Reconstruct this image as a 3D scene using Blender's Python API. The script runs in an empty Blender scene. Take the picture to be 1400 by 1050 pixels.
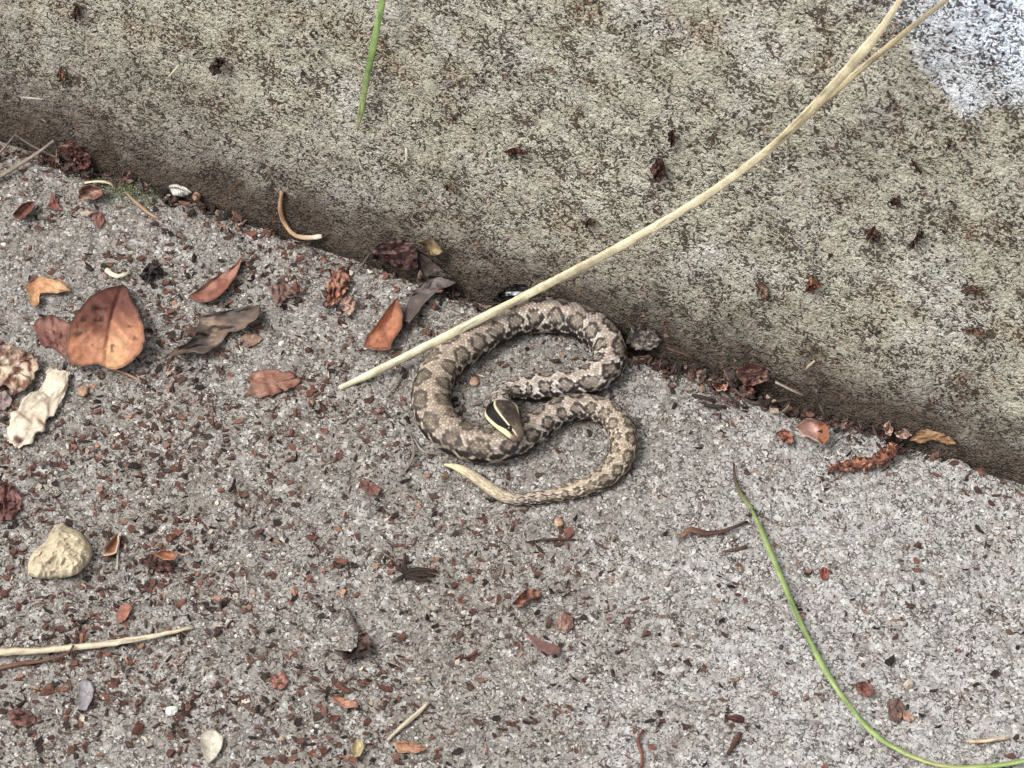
import bpy, math, random
import numpy as np
from mathutils import Vector

random.seed(11)
rng = np.random.default_rng(7)
S = bpy.context.scene
COL = S.collection
MM = 0.001

# ------------------------------------------------------------------ camera
DIST, WIDTH, PITCH = 0.74, 0.24, math.radians(53)
cam_d = bpy.data.cameras.new('camera')
cam = bpy.data.objects.new('camera', cam_d)
COL.objects.link(cam)
CAM = np.array([0.0, -DIST * math.cos(PITCH), DIST * math.sin(PITCH)])
cam.location = CAM
cam.rotation_euler = (math.pi / 2 - PITCH, 0, 0)
cam_d.sensor_width = 36
cam_d.lens = 36 * DIST / WIDTH
cam_d.clip_start = 0.02
cam_d.clip_end = 200
cam_d.dof.use_dof = True
cam_d.dof.focus_distance = DIST
cam_d.dof.aperture_fstop = 64
S.camera = cam

# ------------------------------------------------------------------ light
SUN_EL, SUN_AZ = math.radians(58), math.radians(-110)     # azimuth from +Y, negative = from the left
w = bpy.data.worlds.new('World')
S.world = w
w.use_nodes = True
nt = w.node_tree
bg = nt.nodes['Background']
sky = nt.nodes.new('ShaderNodeTexSky')
sky.sky_type = 'NISHITA'
sky.sun_disc = False
sky.sun_elevation = SUN_EL
sky.sun_rotation = SUN_AZ
sky.dust_density = 4
sky.air_density = 1.0
hs = nt.nodes.new('ShaderNodeHueSaturation')           # an overcast sky is nearly grey
hs.inputs['Saturation'].default_value = 0.22
nt.links.new(sky.outputs[0], hs.inputs['Color'])
nt.links.new(hs.outputs[0], bg.inputs['Color'])
bg.inputs['Strength'].default_value = 0.13
sun_d = bpy.data.lights.new('sun', 'SUN')
sun_d.energy = 1.4
sun_d.angle = math.radians(26)
sun_d.color = (1.0, 0.98, 0.945)
sun = bpy.data.objects.new('sun', sun_d)
COL.objects.link(sun)
sd = Vector((math.sin(SUN_AZ) * math.cos(SUN_EL), math.cos(SUN_AZ) * math.cos(SUN_EL), math.sin(SUN_EL)))
sun.rotation_euler = sd.to_track_quat('Z', 'Y').to_euler()
sun.location = sd * 3
S.view_settings.view_transform = 'Standard'
S.view_settings.look = 'None'
S.view_settings.gamma = 1
S.view_settings.use_curve_mapping = False
S.view_settings.exposure = 0.86
S.cycles.filter_width = 1.4

# ------------------------------------------------------------------ helpers
PXM = WIDTH / 1400                                      # metres per photo pixel at the snake
R_ = np.array([1.0, 0, 0])
U_ = np.array([0, math.sin(PITCH), math.cos(PITCH)])
F_ = np.array([0, math.cos(PITCH), -math.sin(PITCH)])

def ray(px, py):
    k = WIDTH / DIST / 1400
    return F_ + R_ * (px - 700) * k - U_ * (py - 525) * k

def P(px, py, z=0.0):
    """the place on the ground (height z in metres) seen at a photo pixel"""
    d = ray(px, py)
    t = (z - CAM[2]) / d[2]
    return CAM + d * t

def proj(p):
    v = np.asarray(p) - CAM
    dz = v @ F_
    k = WIDTH / DIST / 1400
    return 700 + (v @ R_) / dz / k, 525 - (v @ U_) / dz / k

WA, WB = P(0, 181), P(1400, 648)
WX = (WB - WA) / np.linalg.norm(WB - WA)                # along the wall
WN0 = np.array([WX[1], -WX[0], 0.0])                    # horizontal, out of the wall, to the camera
if WN0[1] > 0: WN0 = -WN0
BAT = math.radians(7)                                   # the face leans back a little
WU = np.array([0, 0, 1.0]) * math.cos(BAT) - WN0 * math.sin(BAT)
WN = WN0 * math.cos(BAT) + np.array([0, 0, 1.0]) * math.sin(BAT)

def W(px, py, d=0.0):
    """the place on the wall face, d metres out of it, seen at a photo pixel"""
    r = ray(px, py)
    o = WA + WN * d
    t = ((o - CAM) @ WN) / (r @ WN)
    return CAM + r * t

def PW(px, py, z=0.0):
    """on the floor, or leaning on the wall where the pixel looks past the joint"""
    p = P(px, py, z)
    if (p - WA) @ WN < 0.0008:
        return W(px, py, max(0.0008, z * 0.8))
    return p

def lin(c):
    c = np.asarray(c, float) / 255.0
    return np.where(c <= 0.04045, c / 12.92, ((c + 0.055) / 1.055) ** 2.4)

def hash2(i, j, seed):
    n = (i.astype(np.int64) * 374761393 + j.astype(np.int64) * 668265263 + seed * 974634777) & 0x7fffffff
    n = ((n ^ (n >> 13)) * 1274126177) & 0x7fffffff
    n = (n ^ (n >> 16)) & 0xffff
    return n / 65535.0

def vnoise(x, y, seed=0):
    x = np.asarray(x, float); y = np.asarray(y, float)
    i = np.floor(x).astype(np.int64); j = np.floor(y).astype(np.int64)
    fx = x - i; fy = y - j
    fx = fx * fx * (3 - 2 * fx); fy = fy * fy * (3 - 2 * fy)
    a = hash2(i, j, seed); b = hash2(i + 1, j, seed); c = hash2(i, j + 1, seed); d = hash2(i + 1, j + 1, seed)
    return (a * (1 - fx) + b * fx) * (1 - fy) + (c * (1 - fx) + d * fx) * fy

def fbm(x, y, seed=0, o=3):
    s = 0; a = 0.5; t = 0
    for k in range(o):
        s = s + a * vnoise(x * 2 ** k + 13.7 * k, y * 2 ** k - 7.1 * k, seed + k); t += a; a *= 0.5
    return s / t

def sstep(a, b, x):
    t = np.clip((np.asarray(x, float) - a) / (b - a), 0, 1)
    return t * t * (3 - 2 * t)

def mesh_np(name, verts, faces_flat, counts, cols=None, smooth=True):
    """a mesh from numpy arrays; cols = linear rgb per vertex"""
    m = bpy.data.meshes.new(name)
    verts = np.ascontiguousarray(verts, np.float32)
    counts = np.asarray(counts, np.int32)
    faces_flat = np.asarray(faces_flat, np.int32)
    m.vertices.add(len(verts)); m.vertices.foreach_set('co', verts.ravel())
    m.loops.add(len(faces_flat)); m.loops.foreach_set('vertex_index', faces_flat)
    m.polygons.add(len(counts))
    st = np.zeros(len(counts), np.int32); st[1:] = np.cumsum(counts)[:-1]
    m.polygons.foreach_set('loop_start', st); m.polygons.foreach_set('loop_total', counts)
    m.polygons.foreach_set('use_smooth', np.full(len(counts), smooth, bool))
    if cols is not None:
        a = m.color_attributes.new('Col', 'FLOAT_COLOR', 'POINT')
        c = np.ones((len(verts), 4), np.float32); c[:, :3] = cols
        a.data.foreach_set('color', c.ravel())
    m.update(calc_edges=True); m.validate()
    return m

def grid_faces(nu, nv, wrap_v=False):
    i = np.arange(nu - 1)[:, None]; j = np.arange(nv if wrap_v else nv - 1)[None, :]
    j2 = (j + 1) % nv
    f = np.stack([i * nv + j + 0 * j2, (i + 1) * nv + j, (i + 1) * nv + j2, i * nv + j2 + 0 * i], -1).reshape(-1, 4)
    return f

def link(name, mesh, mat, parent=None, loc=None):
    o = bpy.data.objects.new(name, mesh)
    COL.objects.link(o)
    if mat is not None and not mesh.materials: mesh.materials.append(mat)
    if parent is not None: o.parent = parent
    if loc is not None: o.location = loc
    return o

def tag(o, label=None, cat=None, group=None, kind=None):
    if label: o['label'] = label
    if cat: o['category'] = cat
    if group: o['group'] = group
    if kind: o['kind'] = kind
    return o

def centre(verts):
    """origin at the base centre"""
    c = np.array([verts[:, 0].mean(), verts[:, 1].mean(), verts[:, 2].min()])
    return verts - c, c

# ------------------------------------------------------------------ node helpers
class NT:
    def __init__(s, name):
        s.m = bpy.data.materials.new(name); s.m.use_nodes = True
        s.t = s.m.node_tree; s.b = s.t.nodes['Principled BSDF']
        s.n = s.t.nodes; s.l = s.t.links
    def node(s, typ, **kw):
        x = s.n.new(typ)
        for k, v in kw.items(): setattr(x, k, v)
        return x
    def put(s, sock, v):
        if isinstance(v, bpy.types.NodeSocket): s.l.new(v, sock)
        elif v is not None:
            if sock.type == 'RGBA' and len(v) == 3: v = (*v, 1)
            sock.default_value = v
    def pos(s, scale=1000.0):
        g = s.node('ShaderNodeNewGeometry')
        v = s.node('ShaderNodeVectorMath', operation='SCALE'); s.l.new(g.outputs['Position'], v.inputs[0]); v.inputs['Scale'].default_value = scale
        return v.outputs[0]
    def obj(s, scale=1000.0):
        g = s.node('ShaderNodeTexCoord')
        v = s.node('ShaderNodeVectorMath', operation='SCALE'); s.l.new(g.outputs['Object'], v.inputs[0]); v.inputs['Scale'].default_value = scale
        return v.outputs[0]
    def noise(s, vec, scale, detail=3, rough=0.55, dist=0.0):
        x = s.node('ShaderNodeTexNoise'); s.l.new(vec, x.inputs['Vector'])
        x.inputs['Scale'].default_value = scale; x.inputs['Detail'].default_value = detail
        x.inputs['Roughness'].default_value = rough; x.inputs['Distortion'].default_value = dist
        return x.outputs['Fac']
    def voro(s, vec, scale, feature='F1', rand=1.0):
        x = s.node('ShaderNodeTexVoronoi', feature=feature); s.l.new(vec, x.inputs['Vector'])
        x.inputs['Scale'].default_value = scale; x.inputs['Randomness'].default_value = rand
        return x
    def ramp(s, fac, *stops):
        x = s.node('ShaderNodeValToRGB'); s.l.new(fac, x.inputs[0])
        e = x.color_ramp.elements
        while len(e) < len(stops): e.new(0.5)
        for el, (p, c) in zip(e, stops):
            el.position = p; el.color = (c, c, c, 1) if np.isscalar(c) else (*c, 1)
        return x.outputs[0]
    def math(s, op, a, b=None, c=None, clamp=False):
        x = s.node('ShaderNodeMath', operation=op); x.use_clamp = clamp
        for k, v in enumerate((a, b, c)):
            if v is not None: s.put(x.inputs[k], v)
        return x.outputs[0]
    def mix(s, fac, a, b, mode='MIX'):
        x = s.node('ShaderNodeMix', data_type='RGBA', blend_type=mode)
        s.put(x.inputs[0], fac); s.put(x.inputs[6], a); s.put(x.inputs[7], b)
        return x.outputs[2]
    def bump(s, h, strength=0.5, dist=0.0005, prev=None):
        x = s.node('ShaderNodeBump'); s.l.new(h, x.inputs['Height'])
        x.inputs['Strength'].default_value = strength; x.inputs['Distance'].default_value = dist
        if prev is not None: s.l.new(prev, x.inputs['Normal'])
        return x.outputs[0]
    def out(s, col=None, rough=0.8, nrm=None, spec=0.3):
        if col is not None: s.put(s.b.inputs['Base Color'], col)
        s.put(s.b.inputs['Roughness'], rough)
        s.b.inputs['Specular IOR Level'].default_value = spec
        if nrm is not None: s.l.new(nrm, s.b.inputs['Normal'])
        return s.m

def attr_mat(name, rough=0.7, spec=0.3, grain=0.35, scale=1.2, bump=0.35, sub=0.0, sat=0.84, val=0.9):
    """colour from the mesh's own painted colours, broken by fine grain"""
    k = NT(name); p = k.obj()
    a = k.node('ShaderNodeAttribute', attribute_name='Col')
    n1 = k.noise(p, scale, 4, 0.65); n2 = k.noise(p, scale * 4.3, 3, 0.6)
    g = k.math('MULTIPLY', k.ramp(n1, (0.25, 1 - grain), (0.75, 1 + grain)), k.ramp(n2, (0.3, 1 - grain * 0.6), (0.7, 1 + grain * 0.5)))
    c = k.mix(1.0, a.outputs['Color'], g, 'MULTIPLY')
    hsn = k.node('ShaderNodeHueSaturation'); hsn.inputs['Saturation'].default_value = sat; hsn.inputs['Value'].default_value = val; k.l.new(c, hsn.inputs['Color']); c = hsn.outputs[0]
    nb = k.bump(k.math('ADD', n1, n2), bump, 0.0003)
    if sub:
        k.b.inputs['Subsurface Weight'].default_value = sub
        k.b.inputs['Subsurface Radius'].default_value = (0.0006, 0.0005, 0.0003)
    return k.out(c, rough, nb, spec)

# ------------------------------------------------------------------ materials of the setting
def ground_material():
    k = NT('ground_concrete'); p = k.pos()
    big = k.noise(p, 0.018, 4, 0.6)
    mid = k.noise(p, 0.09, 4, 0.6)
    base = k.mix(k.ramp(big, (0.35, 0.0), (0.65, 1.0)), lin((132, 127, 119)), lin((144, 141, 136)))
    base = k.mix(k.ramp(mid, (0.42, 0.0), (0.68, 0.7)), base, lin((114, 107, 101)))
    # pale lime-bleached area towards the lower right, brownish soil film on the left
    g = k.node('ShaderNodeSeparateXYZ'); k.l.new(p, g.inputs[0])
    dx = k.math('MULTIPLY', k.math('ADD', g.outputs['X'], -20.0), 0.016)
    dy = k.math('MULTIPLY', k.math('ADD', g.outputs['Y'], 10.0), -0.006)
    fld = k.math('ADD', k.math('ADD', dx, dy), k.math('MULTIPLY', k.math('ADD', k.noise(p, 0.05, 5, 0.65), -0.5), 2.6))
    bl = k.ramp(fld, (0.1, 0.0), (0.9, 0.9))
    base = k.mix(bl, base, lin((168, 166, 164)))
    # bluish grey damp spots
    base = k.mix(k.math('MULTIPLY', k.ramp(k.noise(p, 0.06, 3, 0.6), (0.60, 0.0), (0.70, 1.0)), 0.6), base, lin((122, 119, 122)))
    # mortar with sand grains of several tones cemented in it, parted by crooked dirty seams
    wv = k.node('ShaderNodeVectorMath', operation='ADD'); k.l.new(p, wv.inputs[0])
    nz = k.node('ShaderNodeTexNoise'); k.l.new(p, nz.inputs['Vector']); nz.inputs['Scale'].default_value = 0.9; nz.inputs['Detail'].default_value = 2
    sc = k.node('ShaderNodeVectorMath', operation='MULTIPLY_ADD'); k.l.new(nz.outputs['Color'], sc.inputs[0]); sc.inputs[1].default_value = (1.5, 1.5, 1.5); sc.inputs[2].default_value = (-0.75, -0.75, -0.75)
    k.l.new(sc.outputs[0], wv.inputs[1]); q = wv.outputs[0]
    v = k.voro(q, 0.80); ve = k.voro(q, 0.80, 'DISTANCE_TO_EDGE'); v2 = k.voro(q, 1.5)
    gr = k.noise(v.outputs['Position'], 0.9, 0, 0.5)
    tone = k.ramp(gr, (0.34, lin((96, 89, 82))), (0.42, lin((132, 124, 115))), (0.52, lin((146, 140, 133))), (0.60, lin((158, 154, 147))), (0.68, lin((194, 192, 188))))
    body = k.ramp(k.noise(p, 0.16, 4, 0.65), (0.38, 0.10), (0.66, 0.70))
    col = k.mix(body, base, tone)
    g2 = k.noise(v2.outputs['Position'], 1.7, 0, 0.5)
    fleck = k.ramp(v2.outputs['Distance'], (0.35, 1.0), (0.45, 0.0))
    col = k.mix(k.math('MULTIPLY', k.math('MULTIPLY', k.ramp(g2, (0.61, 0.0), (0.64, 1.0)), fleck), 0.8), col, lin((66, 58, 53)))
    col = k.mix(k.math('MULTIPLY', k.math('MULTIPLY', k.ramp(g2, (0.32, 1.0), (0.35, 0.0)), fleck), 0.7), col, lin((216, 212, 206)))
    seamw = k.ramp(k.noise(p, 0.45, 3, 0.65), (0.43, 0.0), (0.66, 0.16))
    seam = k.math('LESS_THAN', ve.outputs['Distance'], seamw)
    seam = k.math('MULTIPLY', seam, k.ramp(k.noise(p, 0.13, 3, 0.6), (0.36, 0.35), (0.62, 0.9)))
    por = k.noise(p, 0.78, 3, 0.6, 1.4)
    pit = k.ramp(por, (0.355, 0.9), (0.41, 0.0))
    dirt = k.math('MAXIMUM', seam, pit)
    col = k.mix(dirt, col, lin((58, 49, 44)))
    red = k.noise(p, 0.42, 3, 0.7)
    col = k.mix(k.math('MULTIPLY', k.ramp(red, (0.60, 0.0), (0.68, 1.0)), 0.35), col, lin((122, 88, 72)))
    h = k.math('ADD', k.math('MULTIPLY', k.ramp(v.outputs['Distance'], (0.1, 1.0), (0.7, 0.0)), 0.45), k.math('MULTIPLY', dirt, -0.9))
    h = k.math('ADD', h, k.math('MULTIPLY', k.ramp(v2.outputs['Distance'], (0.1, 1.0), (0.6, 0.0)), 0.30))
    h = k.math('ADD', h, k.math('MULTIPLY', k.noise(p, 1.6, 3, 0.6), 0.5))
    return k.out(col, 0.88, k.bump(h, 0.65, 0.0005), 0.2)

def wall_material():
    k = NT('wall_concrete'); p = k.obj()                 # object axes: x along the wall, z up its height
    s = k.node('ShaderNodeSeparateXYZ'); k.l.new(p, s.inputs[0])
    along, up = s.outputs['X'], s.outputs['Z']
    big = k.noise(p, 0.022, 4, 0.6); mid = k.noise(p, 0.10, 4, 0.65)
    base = k.mix(k.ramp(big, (0.35, 0.0), (0.65, 1.0)), lin((165, 160, 144)), lin((181, 177, 163)))
    base = k.mix(k.ramp(mid, (0.42, 0.0), (0.7, 0.65)), base, lin((156, 151, 131)))
    och = k.noise(p, 0.055, 5, 0.7)
    base = k.mix(k.ramp(och, (0.54, 0.0), (0.68, 0.5)), base, lin((158, 128, 98)))
    wash = k.noise(p, 0.035, 3, 0.6)
    base = k.mix(k.ramp(wash, (0.54, 0.0), (0.70, 0.5)), base, lin((198, 196, 192)))
    # bluish white patch high on the right, fading out unevenly
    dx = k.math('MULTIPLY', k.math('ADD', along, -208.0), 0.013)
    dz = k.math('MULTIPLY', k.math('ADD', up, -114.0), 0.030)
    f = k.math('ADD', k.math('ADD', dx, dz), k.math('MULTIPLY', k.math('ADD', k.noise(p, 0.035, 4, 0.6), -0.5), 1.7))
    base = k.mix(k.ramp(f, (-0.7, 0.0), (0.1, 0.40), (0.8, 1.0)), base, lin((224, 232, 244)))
    # damp grey film spreading up from the foot, thicker on the left, and the soil line along the joint
    n = k.math('MULTIPLY', k.math('ADD', k.noise(p, 0.045, 4, 0.6), -0.5), 34.0)
    hgt = k.math('ADD', k.math('ADD', up, n), k.math('MULTIPLY', k.math('ADD', along, -120.0), 0.09))
    film = k.ramp(k.math('DIVIDE', hgt, 70.0), (0.05, 0.75), (0.62, 0.0))
    n2 = k.math('MULTIPLY', k.math('ADD', k.noise(p, 0.09, 5, 0.7), -0.5), 34.0)
    soil = k.ramp(k.math('DIVIDE', k.math('ADD', up, n2), 30.0), (0.16, 1.0), (0.70, 0.0))
    base = k.mix(film, base, lin((118, 109, 101)))
    base = k.mix(k.math('MULTIPLY', soil, 0.85), base, lin((68, 56, 47)))
    # exposed sand: fine grains and many small crooked pits full of dark dirt
    v = k.voro(p, 1.25)
    gt = k.noise(v.outputs['Position'], 1.1, 0, 0.5)
    col = k.mix(0.30, base, k.mix(1.0, base, k.ramp(gt, (0.35, 0.45), (0.65, 1.5)), 'MULTIPLY'))
    p1 = k.noise(p, 0.76, 2, 0.5, 1.5); p2 = k.noise(p, 0.40, 3, 0.6, 1.0); p3 = k.noise(p, 0.11, 4, 0.6)
    thr = k.math('ADD', p1, k.math('MULTIPLY', k.math('ADD', p3, -0.5), -0.6))
    pit = k.ramp(thr, (0.395, 1.0), (0.44, 0.0))
    pit2 = k.ramp(p2, (0.32, 1.0), (0.36, 0.0))
    col = k.mix(k.math('MULTIPLY', pit, 0.9), col, lin((52, 44, 36)))
    col = k.mix(k.math('MULTIPLY', pit2, 0.8), col, lin((74, 56, 42)))
    red = k.noise(p, 0.30, 4, 0.7)
    col = k.mix(k.math('MULTIPLY', k.ramp(red, (0.58, 0.0), (0.70, 1.0)), 0.5), col, lin((122, 84, 58)))
    h = k.math('ADD', k.ramp(thr, (0.36, 0.0), (0.56, 1.0)), k.math('MULTIPLY', k.ramp(p2, (0.30, 0.0), (0.5, 1.0)), 0.7))
    h = k.math('ADD', h, k.math('MULTIPLY', k.ramp(v.outputs['Distance'], (0.1, 1.0), (0.6, 0.0)), 0.35))
    return k.out(col, 0.88, k.bump(h, 0.8, 0.0007), 0.2)

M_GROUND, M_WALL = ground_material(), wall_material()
M_LEAF = attr_mat('dry_leaf', 0.55, 0.35, 0.28, 0.8, 0.5, sat=0.86)
M_BARK = attr_mat('bark', 0.75, 0.2, 0.34, 1.6, 0.5, val=0.80)
M_STRAW = attr_mat('straw', 0.55, 0.3, 0.18, 1.5, 0.3, sat=0.80, val=0.98)
M_STONE = attr_mat('limestone', 0.85, 0.2, 0.22, 1.1, 0.9)
M_GRIT = attr_mat('grit', 0.75, 0.35, 0.25, 3.0, 0.4)
M_MOSS = attr_mat('moss', 0.9, 0.1, 0.4, 2.5, 0.5)

# ------------------------------------------------------------------ ground and wall
def graded(a, b, step, far):
    mid = np.arange(a, b + step / 2, step)
    ext = []; d = step; x = 0
    while x < far:
        d *= 1.35; x += d; ext.append(x)
    ext = np.array(ext)
    return np.concatenate([(a - ext)[::-1], mid, b + ext])

def wall_dist(x, y):
    return (x - WA[0]) * WN0[0] + (y - WA[1]) * WN0[1]

def gz(x, y):
    """height of the concrete floor"""
    X = np.asarray(x) * 1000; Y = np.asarray(y) * 1000
    z = 1.3 * (fbm(X / 28, Y / 28, 3) - 0.5) + 0.9 * (fbm(X / 5, Y / 5, 9) - 0.5) + 0.5 * (vnoise(X / 1.5, Y / 1.5, 15) - 0.5)
    d = wall_dist(np.asarray(x), np.asarray(y)) * 1000      # the floor breaks off raggedly just before the wall
    e = 2.8 + 9.0 * (fbm(X / 7, Y / 7, 21, 4) - 0.42)
    z = z - 3.6 * (1 - sstep(e - 1.3, e + 0.5, d))
    return z * MM

gx = graded(-0.150, 0.150, 0.00055, 9.0); gy = graded(-0.125, 0.125, 0.00055, 9.0)
GX, GY = np.meshgrid(gx, gy, indexing='ij')
far = np.maximum(np.abs(GX), np.abs(GY))
gv = np.stack([GX, GY, gz(GX, GY) * (1 - 0.0 * far)], -1).reshape(-1, 3)
gf = grid_faces(len(gx), len(gy))
tag(link('ground', mesh_np('ground', gv, gf.ravel(), np.full(len(gf), 4)), M_GROUND), kind='structure')

WH = 0.155                                             # height of the wall
wa = graded(-0.02, 0.31, 0.0007, 4.0)
prof = [(-0.03, 0.0)] + [(z, 0.0) for z in np.arange(-0.004, WH - 0.006, 0.0007)]
for k in range(9):
    a = k / 8 * math.pi / 2
    prof.append((WH - 0.006 + 0.006 * math.sin(a), -0.006 + 0.006 * math.cos(a)))
prof += [(WH, -d) for d in (0.008, 0.012, 0.02, 0.04, 0.08, 0.16, 0.30)] + [(WH - 0.005, -0.305), (-0.03, -0.305)]
prof = np.array(prof)
A_, Z_ = np.meshgrid(wa, prof[:, 0], indexing='ij')
D_ = np.broadcast_to(prof[:, 1], A_.shape).copy()
face = (D_ > -0.006)
rel = 1.5 * (fbm(A_ * 1000 / 30, Z_ * 1000 / 30, 40) - 0.5) + 0.7 * (fbm(A_ * 1000 / 6, Z_ * 1000 / 6, 44) - 0.5) + 0.45 * (fbm(A_ * 1000 / 1.6, Z_ * 1000 / 1.6, 48, 2) - 0.5)
D_ = D_ + rel * MM * face
Zw = Z_ + (rel * MM * 0.6) * (~face) * (Z_ > WH - 0.001)
wv = np.stack([A_, -D_, Zw], -1).reshape(-1, 3)
wf = grid_faces(len(wa), len(prof))[:, ::-1]
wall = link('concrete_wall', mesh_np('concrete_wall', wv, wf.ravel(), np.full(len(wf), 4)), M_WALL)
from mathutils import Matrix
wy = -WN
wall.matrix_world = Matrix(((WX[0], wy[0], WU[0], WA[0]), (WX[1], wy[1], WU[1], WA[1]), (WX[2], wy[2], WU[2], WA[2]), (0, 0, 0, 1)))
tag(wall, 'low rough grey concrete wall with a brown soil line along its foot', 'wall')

# ------------------------------------------------------------------ snake
def catmull(pts, n=24):
    pts = np.asarray(pts, float)
    q = np.vstack([2 * pts[0] - pts[1], pts, 2 * pts[-1] - pts[-2]])
    out = []
    for i in range(1, len(q) - 2):
        t = np.linspace(0, 1, n, endpoint=False)[:, None]
        a, b, c, d = q[i - 1], q[i], q[i + 1], q[i + 2]
        out.append(0.5 * (2 * b + (c - a) * t + (2 * a - 5 * b + 4 * c - d) * t ** 2 + (3 * b - a - 3 * c + d) * t ** 3))
    out.append(pts[-1:])
    return np.vstack(out)

def resample(pts, step):
    d = np.r_[0, np.cumsum(np.linalg.norm(np.diff(pts[:, :3], axis=0), axis=1))]
    n = max(3, int(d[-1] / step))
    t = np.linspace(0, d[-1], n)
    return np.stack([np.interp(t, d, pts[:, k]) for k in range(pts.shape[1])], 1), t

ROLL = 1
def build_snake():
    z1 = lambda x, y: (540 + x / 3.0, 370 + y / 3.0)
    # x, y in an enlarged crop; half width in photo pixels; extra height (mm) over lying on the floor; head share
    body = [(203, 796, 1.2, 0), (228, 800, 3, 0), (255, 808, 4.8, 0), (310, 835, 6.6, 0), (370, 878, 7.6, 0), (430, 918, 8.0, 0), (500, 938, 8.4, 0), (600, 930, 9.2, 0), (700, 910, 11, 0),
            (800, 878, 13.6, 0), (885, 825, 16, 0), (935, 745, 17.5, 0), (930, 660, 18, 0), (880, 592, 18, 0), (790, 560, 18, 0), (690, 572, 19, 0), (600, 625, 20, 0),
            (515, 685, 22, 0), (410, 717, 24, 0), (300, 705, 25, 0), (205, 650, 26, 0), (155, 570, 26.5, 0), (152, 490, 26.5, 0), (185, 405, 26, 0), (260, 335, 25.5, 0), (395, 243, 25, 0),
            (475, 206, 25, 0), (560, 185, 25, 0), (690, 188, 25, 0), (805, 228, 24.5, 0), (872, 305, 23.5, 0), (872, 385, 22.5, 0), (815, 440, 21.5, 0), (730, 462, 20.5, 0), (620, 474, 19.5, 0), (540, 482, 17.5, 0.3), (485, 488, 15, 1.6)]
    pts = []
    for x, y, r, dz in body:
        px, py = z1(x, y)
        zc = (r * PXM * 0.84) + dz * MM
        p = P(px, py, zc)
        pts.append((*p, r * PXM, r * PXM * 0.86, 0.0))
    neck = [(456, 494, 13.5, 11, 4.2, 0.0), (436, 508, 13, 10.5, 6.0, 0.0), (430, 532, 13.5, 10.5, 8.0, 0.15)]
    head = [(437, 558, 20, 11.5, 8.8, 0.75), (445, 578, 25.5, 12.6, 9.2, 1), (457, 602, 23.0, 13.0, 9.3, 1), (471, 626, 18.5, 12.4, 9.2, 1), (485, 649, 14.2, 11.2, 9.0, 1), (498, 669, 11.0, 9.8, 8.8, 1), (507, 683, 8.8, 8.0, 8.7, 1), (513, 692, 6.0, 5.6, 8.55, 1), (516, 697, 1.0, 1.0, 8.5, 1)]
    for x, y, hw, hh, zz, hd in neck + head:
        px, py = z1(x, y)
        p = P(px, py, zz * MM)
        pts.append((*p, hw * PXM, hh * PXM, hd))
    fine, s = resample(catmull(pts, 30), 0.00019)
    c = fine[:, :3]; hw = np.maximum(fine[:, 3], 0.00008); hh = np.maximum(fine[:, 4], 0.00008); hd = np.clip(fine[:, 5], 0, 1)
    L = s[-1]
    T = np.gradient(c, axis=0)
    for _ in range(6):                                    # calm the frame where the neck turns
        T[1:-1] = (T[:-2] + 2 * T[1:-1] + T[2:]) / 4
    T /= np.linalg.norm(T, axis=1)[:, None]
    side = np.cross(T, [0, 0, 1.0]); side /= np.linalg.norm(side, axis=1)[:, None]
    up = np.cross(side, T)
    ro = math.radians(18) * sstep(0.3, 0.9, hd)[:, None]        # the head leans over to its right
    side, up = side * np.cos(ro) + up * np.sin(ro) * ROLL, up * np.cos(ro) - side * np.sin(ro) * ROLL
    NV = 104
    th = -np.pi + 2 * np.pi * np.arange(NV) / NV          # 0 = back, +-pi = belly
    deg = np.degrees(th); ad = np.abs(deg)
    rx = np.sin(th); ry = np.cos(th)
    ry = np.where(ry < -0.75, -0.75 + (ry + 0.75) * 0.35, ry)        # flat belly
    hx = np.interp(ad, [0, 20, 36, 48, 64, 86, 100, 118, 145, 180], [0, 0.36, 0.60, 0.71, 0.83, 0.97, 1.0, 0.93, 0.62, 0.0]) * np.sign(deg)
    hy = np.interp(ad, [0, 20, 36, 48, 64, 86, 100, 118, 145, 180], [1.0, 0.97, 0.90, 0.72, 0.40, -0.05, -0.42, -0.75, -0.95, -1.0])
    kx = rx[None] * (1 - hd[:, None]) + hx[None] * hd[:, None]
    ky = ry[None] * (1 - hd[:, None]) + hy[None] * hd[:, None]
    S_, D = np.meshgrid(s, deg, indexing='ij')
    aD = np.abs(D)
    # scales
    LS = 0.00047; VS = 250 / 30.0
    u = S_ / LS; v = D / VS
    pp = (u + v) / 2; qq = (u - v) / 2
    p0 = np.round(pp); q0 = np.round(qq)
    e = 0.5 - np.maximum(np.abs(pp - p0), np.abs(qq - q0))
    u0 = p0 + q0; v0 = p0 - q0
    keel = np.exp(-((v - v0) / 0.28) ** 2)
    plate = sstep(0.0, 0.16, e)
    rnd = hash2(p0.astype(np.int64) + 4000, q0.astype(np.int64) + 4000, 5)
    rnd2 = hash2(p0.astype(np.int64) + 4000, q0.astype(np.int64) + 4000, 77)
    dors = 1 - sstep(118, 128, aD)
    small = np.clip(hw / (18 * PXM), 0.25, 1.0)[:, None] * (1 - 0.75 * hd[:, None])
    tilt = (u - u0)
    disp = (0.00008 * plate + 0.00008 * keel * plate + 0.00004 * tilt * plate) * dors * small
    rad = np.sqrt(kx ** 2 + ky ** 2) + 1e-9
    nx, ny = kx / rad, ky / rad
    verts = c[:, None] + side[:, None] * (kx * hw[:, None] + nx * disp)[..., None] + up[:, None] * (ky * hh[:, None] + ny * disp)[..., None]
    # --- colour of each scale
    s0 = u0 * LS * 0.65 + S_ * 0.35; d0 = v0 * VS * 0.65 + D * 0.35
    s0 = np.clip(s0, 0, L); a0 = np.abs(d0)
    lam = 0.0057 * np.clip(hw / (24 * PXM), 0.42, 1.0)
    phase_line = np.r_[0, np.cumsum(np.diff(s) / lam[1:])]
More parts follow.
